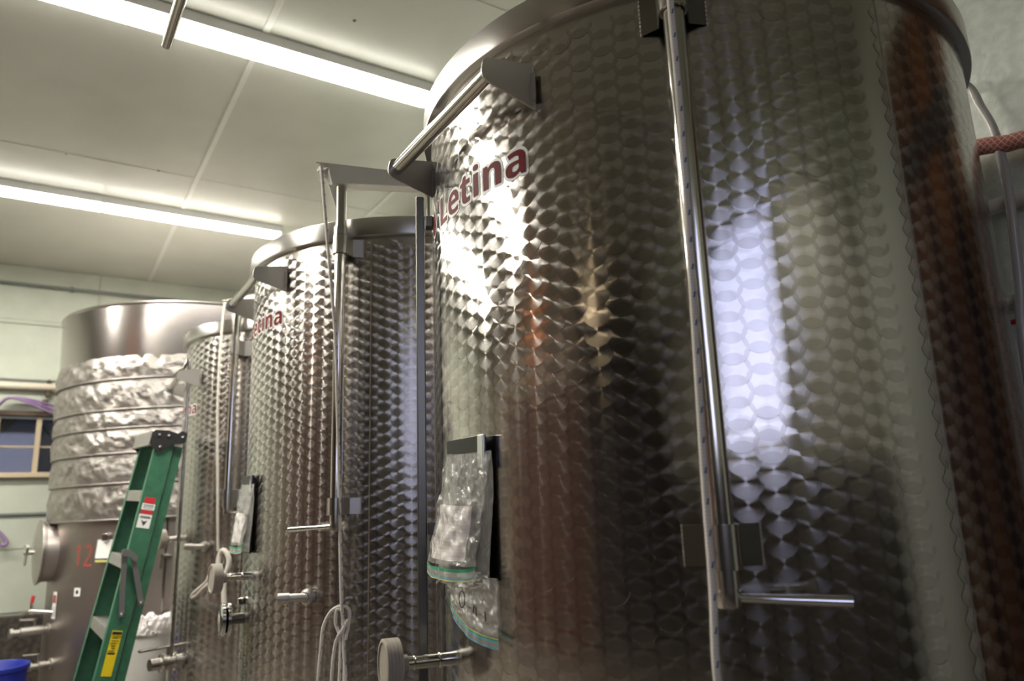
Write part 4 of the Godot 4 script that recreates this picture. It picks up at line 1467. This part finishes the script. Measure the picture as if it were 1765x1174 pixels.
# ------------------------------------------------------------------ hoses, bins and pipes
func background_things() -> void:
	var b := MB.new()
	# clear hose and pink braided hose by the right wall
	b.tube(bez([Vector3(2.06, 2.70, -1.0), Vector3(2.14, 2.69, -0.94), Vector3(2.19, 2.644, -0.89), Vector3(2.19, 2.567, -0.868), Vector3(2.19, 2.484, -0.847), Vector3(2.19, 2.365, -0.84), Vector3(2.19, 2.245, -0.842), Vector3(2.19, 2.016, -0.858), Vector3(2.19, 1.858, -0.874), Vector3(2.19, 1.2, -0.9), Vector3(2.18, 0.02, -0.95)], 8), 0.0125, 16)
	solo("clear_hose", b, M.clearhose, "thin clear hose hanging down the wall behind the nearest tank", "hose")
	b = MB.new()
	b.tube(bez([Vector3(2.16, 0.03, -0.62), Vector3(2.17, 1.0, -0.60), Vector3(2.18, 1.9, -0.58), Vector3(2.185, 2.25, -0.60), Vector3(2.19, 2.39, -0.67), Vector3(2.19, 2.425, -0.779), Vector3(2.19, 2.431, -0.82), Vector3(2.188, 2.445, -0.865), Vector3(2.185, 2.452, -0.91), Vector3(2.18, 2.45, -1.0), Vector3(2.18, 2.42, -1.3), Vector3(2.18, 2.40, -2.0)], 10), 0.024, 20)
	solo("braided_hose", b, M.pinkhose, "pink braided hose running along the wall behind the nearest tank", "hose")
	var t := thing("wall_tap", "little red handled tap on the wall edge behind the nearest tank", "tap", Vector3(RIGHT, 1.915, -0.93))
	b = MB.new()
	b.tube([Vector3(-0.0, 0, 0), Vector3(-0.06, 0, 0)], 0.01, 10)
	b.tube([Vector3(-0.05, 0.02, 0), Vector3(-0.05, -0.05, 0)], 0.009, 10)
	part("tap_body", b, M.dull, t)
	b = MB.new()
	b.tube([Vector3(-0.05, 0.02, 0), Vector3(-0.045, 0.022, 0.075)], 0.007, 8)
	part("tap_handle", b, M.stickred, t, "red lever")
	# steel pipe hung under the ceiling, its cut end in view
	t = thing("hanging_pipe", "short end of a thin steel pipe hanging in front of the upper strip light", "pipe")
	b = MB.new()
	var e := Vector3(0.156, 2.57, -1.686)
	b.tube([e, Vector3(0.166, 2.585, -1.3), Vector3(0.20, 2.62, 0.4)], 0.0115, 18, false)
	b.lathe([Vector2(0.0115, 0), Vector2(0.009, 0), Vector2(0.009, 0.02)], axis_frame(e, Vector3(0, 0, 1)), 18)
	part("pipe_run", b, M.tube, t)
	for z in [-0.2, 0.35]:
		b = MB.new()
		b.tube([Vector3(0.19, 2.6, z), Vector3(0.19, CEIL, z)], 0.004, 8)
		part("hanger_rod", b, M.steel, t)
	# pole hooked on the third tank
	b = MB.new()
	b.tube(bez([T3 + pol(-80, 0.77, 2.24), T3 + pol(-74, 0.757, 2.265), T3 + pol(-72.5, 0.735, 2.23), T3 + pol(-72.5, 0.735, 1.2), T3 + pol(-72.5, 0.735, 0.01)], 6), 0.0085, 12)
	solo("steel_pole", b, M.tube, "slim steel pole hooked on the third tank, right of the ladder", "pole")
	# lever valve low on the third tank
	t = thing("lever_valve", "steel butterfly valve with a long lever at the foot of the third tank", "valve", T3)
	b = MB.new()
	var vx := axis_frame(pol(-74, 0, 0.79), out(-74))
	b.lathe([Vector2(0.03, 0.66), Vector2(0.03, 0.70), Vector2(0.045, 0.702), Vector2(0.045, 0.715), Vector2(0.036, 0.718), Vector2(0.036, 0.76), Vector2(0.045, 0.762), Vector2(0.045, 0.775), Vector2(0.028, 0.778), Vector2(0.028, 0.83), Vector2(0.0, 0.83)], vx, 24)
	part("valve_body", b, M.steel, t)
	b = MB.new()
	var vc := vx * Vector3(0, 0.74, 0)
	b.tube([vc, vc + Vector3(0, 0.075, 0)], 0.011, 10)
	b.box(vc + Vector3(-0.02, 0.075, 0.02), Vector3(0.26, 0.012, 0.024), Basis(Vector3.UP, 0.35), 0.004)
	part("lever", b, M.steel, t)
	# white bin with its bag, behind the ladder
	t = thing("waste_bin", "tall pale plastic bin standing behind the ladder", "bin", Vector3(0.575, 0, -5.0))
	b = MB.new()
	b.lathe([Vector2(0, 0.0), Vector2(0.135, 0.0), Vector2(0.14, 0.01), Vector2(0.16, 0.86), Vector2(0.166, 0.865), Vector2(0.166, 0.885), Vector2(0.156, 0.885), Vector2(0.15, 0.5)], Transform3D(), 40)
	part("bin_body", b, M.bin, t)
	var fn := FastNoiseLite.new()
	fn.seed = 31
	fn.frequency = 9.0
	t = thing("bin_liner", "crumpled white liner folded over the rim of the pale bin", "bin liner", Vector3(0.575, 0, -5.0))
	b = MB.new()
	b.patch(func(u: float, w: float) -> Vector3:
		var a := u * 360.0
		var q := pol(a, 1, 0)
		var nz := fn.get_noise_3d(q.x * 0.6, w * 0.4, q.z * 0.6)
		var prof := [Vector2(0.173, 0.84), Vector2(0.180, 0.88), Vector2(0.168, 0.915), Vector2(0.14, 0.905), Vector2(0.13, 0.83)]
		var f := w * 3.999
		var p: Vector2 = (prof[int(f)] as Vector2).lerp(prof[int(f) + 1], f - int(f))
		return pol(a, p.x + nz * 0.022, p.y + nz * 0.05 * (1.0 - absf(w - 0.5))), 72, 16, true)
	part("liner_film", b, M.binbag, t)
	# blue tub at the bottom left
	t = thing("blue_tub", "round blue tub below the outlet valves of the foil-wrapped tank", "tub", Vector3(-0.15, 0, -5.65))
	b = MB.new()
	b.lathe([Vector2(0, 0.0), Vector2(0.14, 0.0), Vector2(0.145, 0.01), Vector2(0.182, 0.625), Vector2(0.192, 0.63), Vector2(0.192, 0.652), Vector2(0.185, 0.656), Vector2(0.178, 0.648), Vector2(0.14, 0.1), Vector2(0, 0.08)], Transform3D(), 48)
	part("tub_body", b, M.tub, t)
	# back wall services
	b = MB.new()
	b.tube([Vector3(-4.2, 2.606, BACK + 0.075), Vector3(2.2, 2.606, BACK + 0.075)], 0.03, 16)
	for x in [-1.2, 0.02, 1.3]:
		b.box(Vector3(x, 2.606, BACK + 0.043), Vector3(0.03, 0.08, 0.06), Basis(), 0.004)
	solo("drain_pipe", b, M.pvc, "cream plastic pipe along the back wall above the window", "pipe")
	t = thing("pipe_clamp", "dark pipe hanger with a small box beside the foil-wrapped tank", "bracket", Vector3(-0.02, 2.5, BACK))
	b = MB.new()
	b.box(Vector3(0, 0.1, 0.07), Vector3(0.035, 0.13, 0.03), Basis(), 0.006)
	b.box(Vector3(0.0, 0.04, 0.07), Vector3(0.05, 0.03, 0.05), Basis(), 0.006)
	b.tube([Vector3(0, 0.16, 0.0), Vector3(0, 0.16, 0.1)], 0.008, 8)
	part("hanger", b, M.darkframe, t)
	b = MB.new()
	b.box(Vector3(-0.015, -0.035, 0.06), Vector3(0.05, 0.06, 0.05), Basis(), 0.006)
	part("switch_box", b, M.darkframe, t)
	for k in 3:
		b = MB.new()
		var o := 0.022 * k
		b.tube(bez([Vector3(-0.9, 2.30 - o, BACK + 0.09), Vector3(-0.6, 2.32 - o, BACK + 0.09), Vector3(-0.39, 2.40, BACK + 0.09 + o), Vector3(-0.31, 2.485, BACK + 0.09 + o), Vector3(-0.23, 2.502 - o * 0.4, BACK + 0.09 + o), Vector3(-0.12, 2.487 - o, BACK + 0.09 + o), Vector3(0.02, 2.45 - o * 1.6, BACK + 0.09 + o), Vector3(0.2, 2.40 - o * 2.0, BACK + 0.09)], 6), 0.010, 10)
		solo("purple_hose", b, M.purple, ["top strand of purple hose draped over the back window", "middle strand of purple hose draped over the back window", "lowest strand of purple hose draped over the back window"][k], "hose", Vector3.ZERO, "purple hoses on the back wall")
	b = MB.new()
	b.tube(bez([Vector3(-0.5, 1.50, BACK + 0.08), Vector3(-0.32, 1.47, BACK + 0.08), Vector3(-0.25, 1.41, BACK + 0.08), Vector3(-0.2, 1.345, BACK + 0.09), Vector3(-0.2, 1.315, BACK + 0.1), Vector3(-0.24, 1.32, BACK + 0.1), Vector3(-0.30, 1.38, BACK + 0.1), Vector3(-0.36, 1.45, BACK + 0.08)], 8), 0.014, 12)
	solo("purple_loop", b, M.purple, "loop of purple hose hanging by the left edge below the window", "hose")
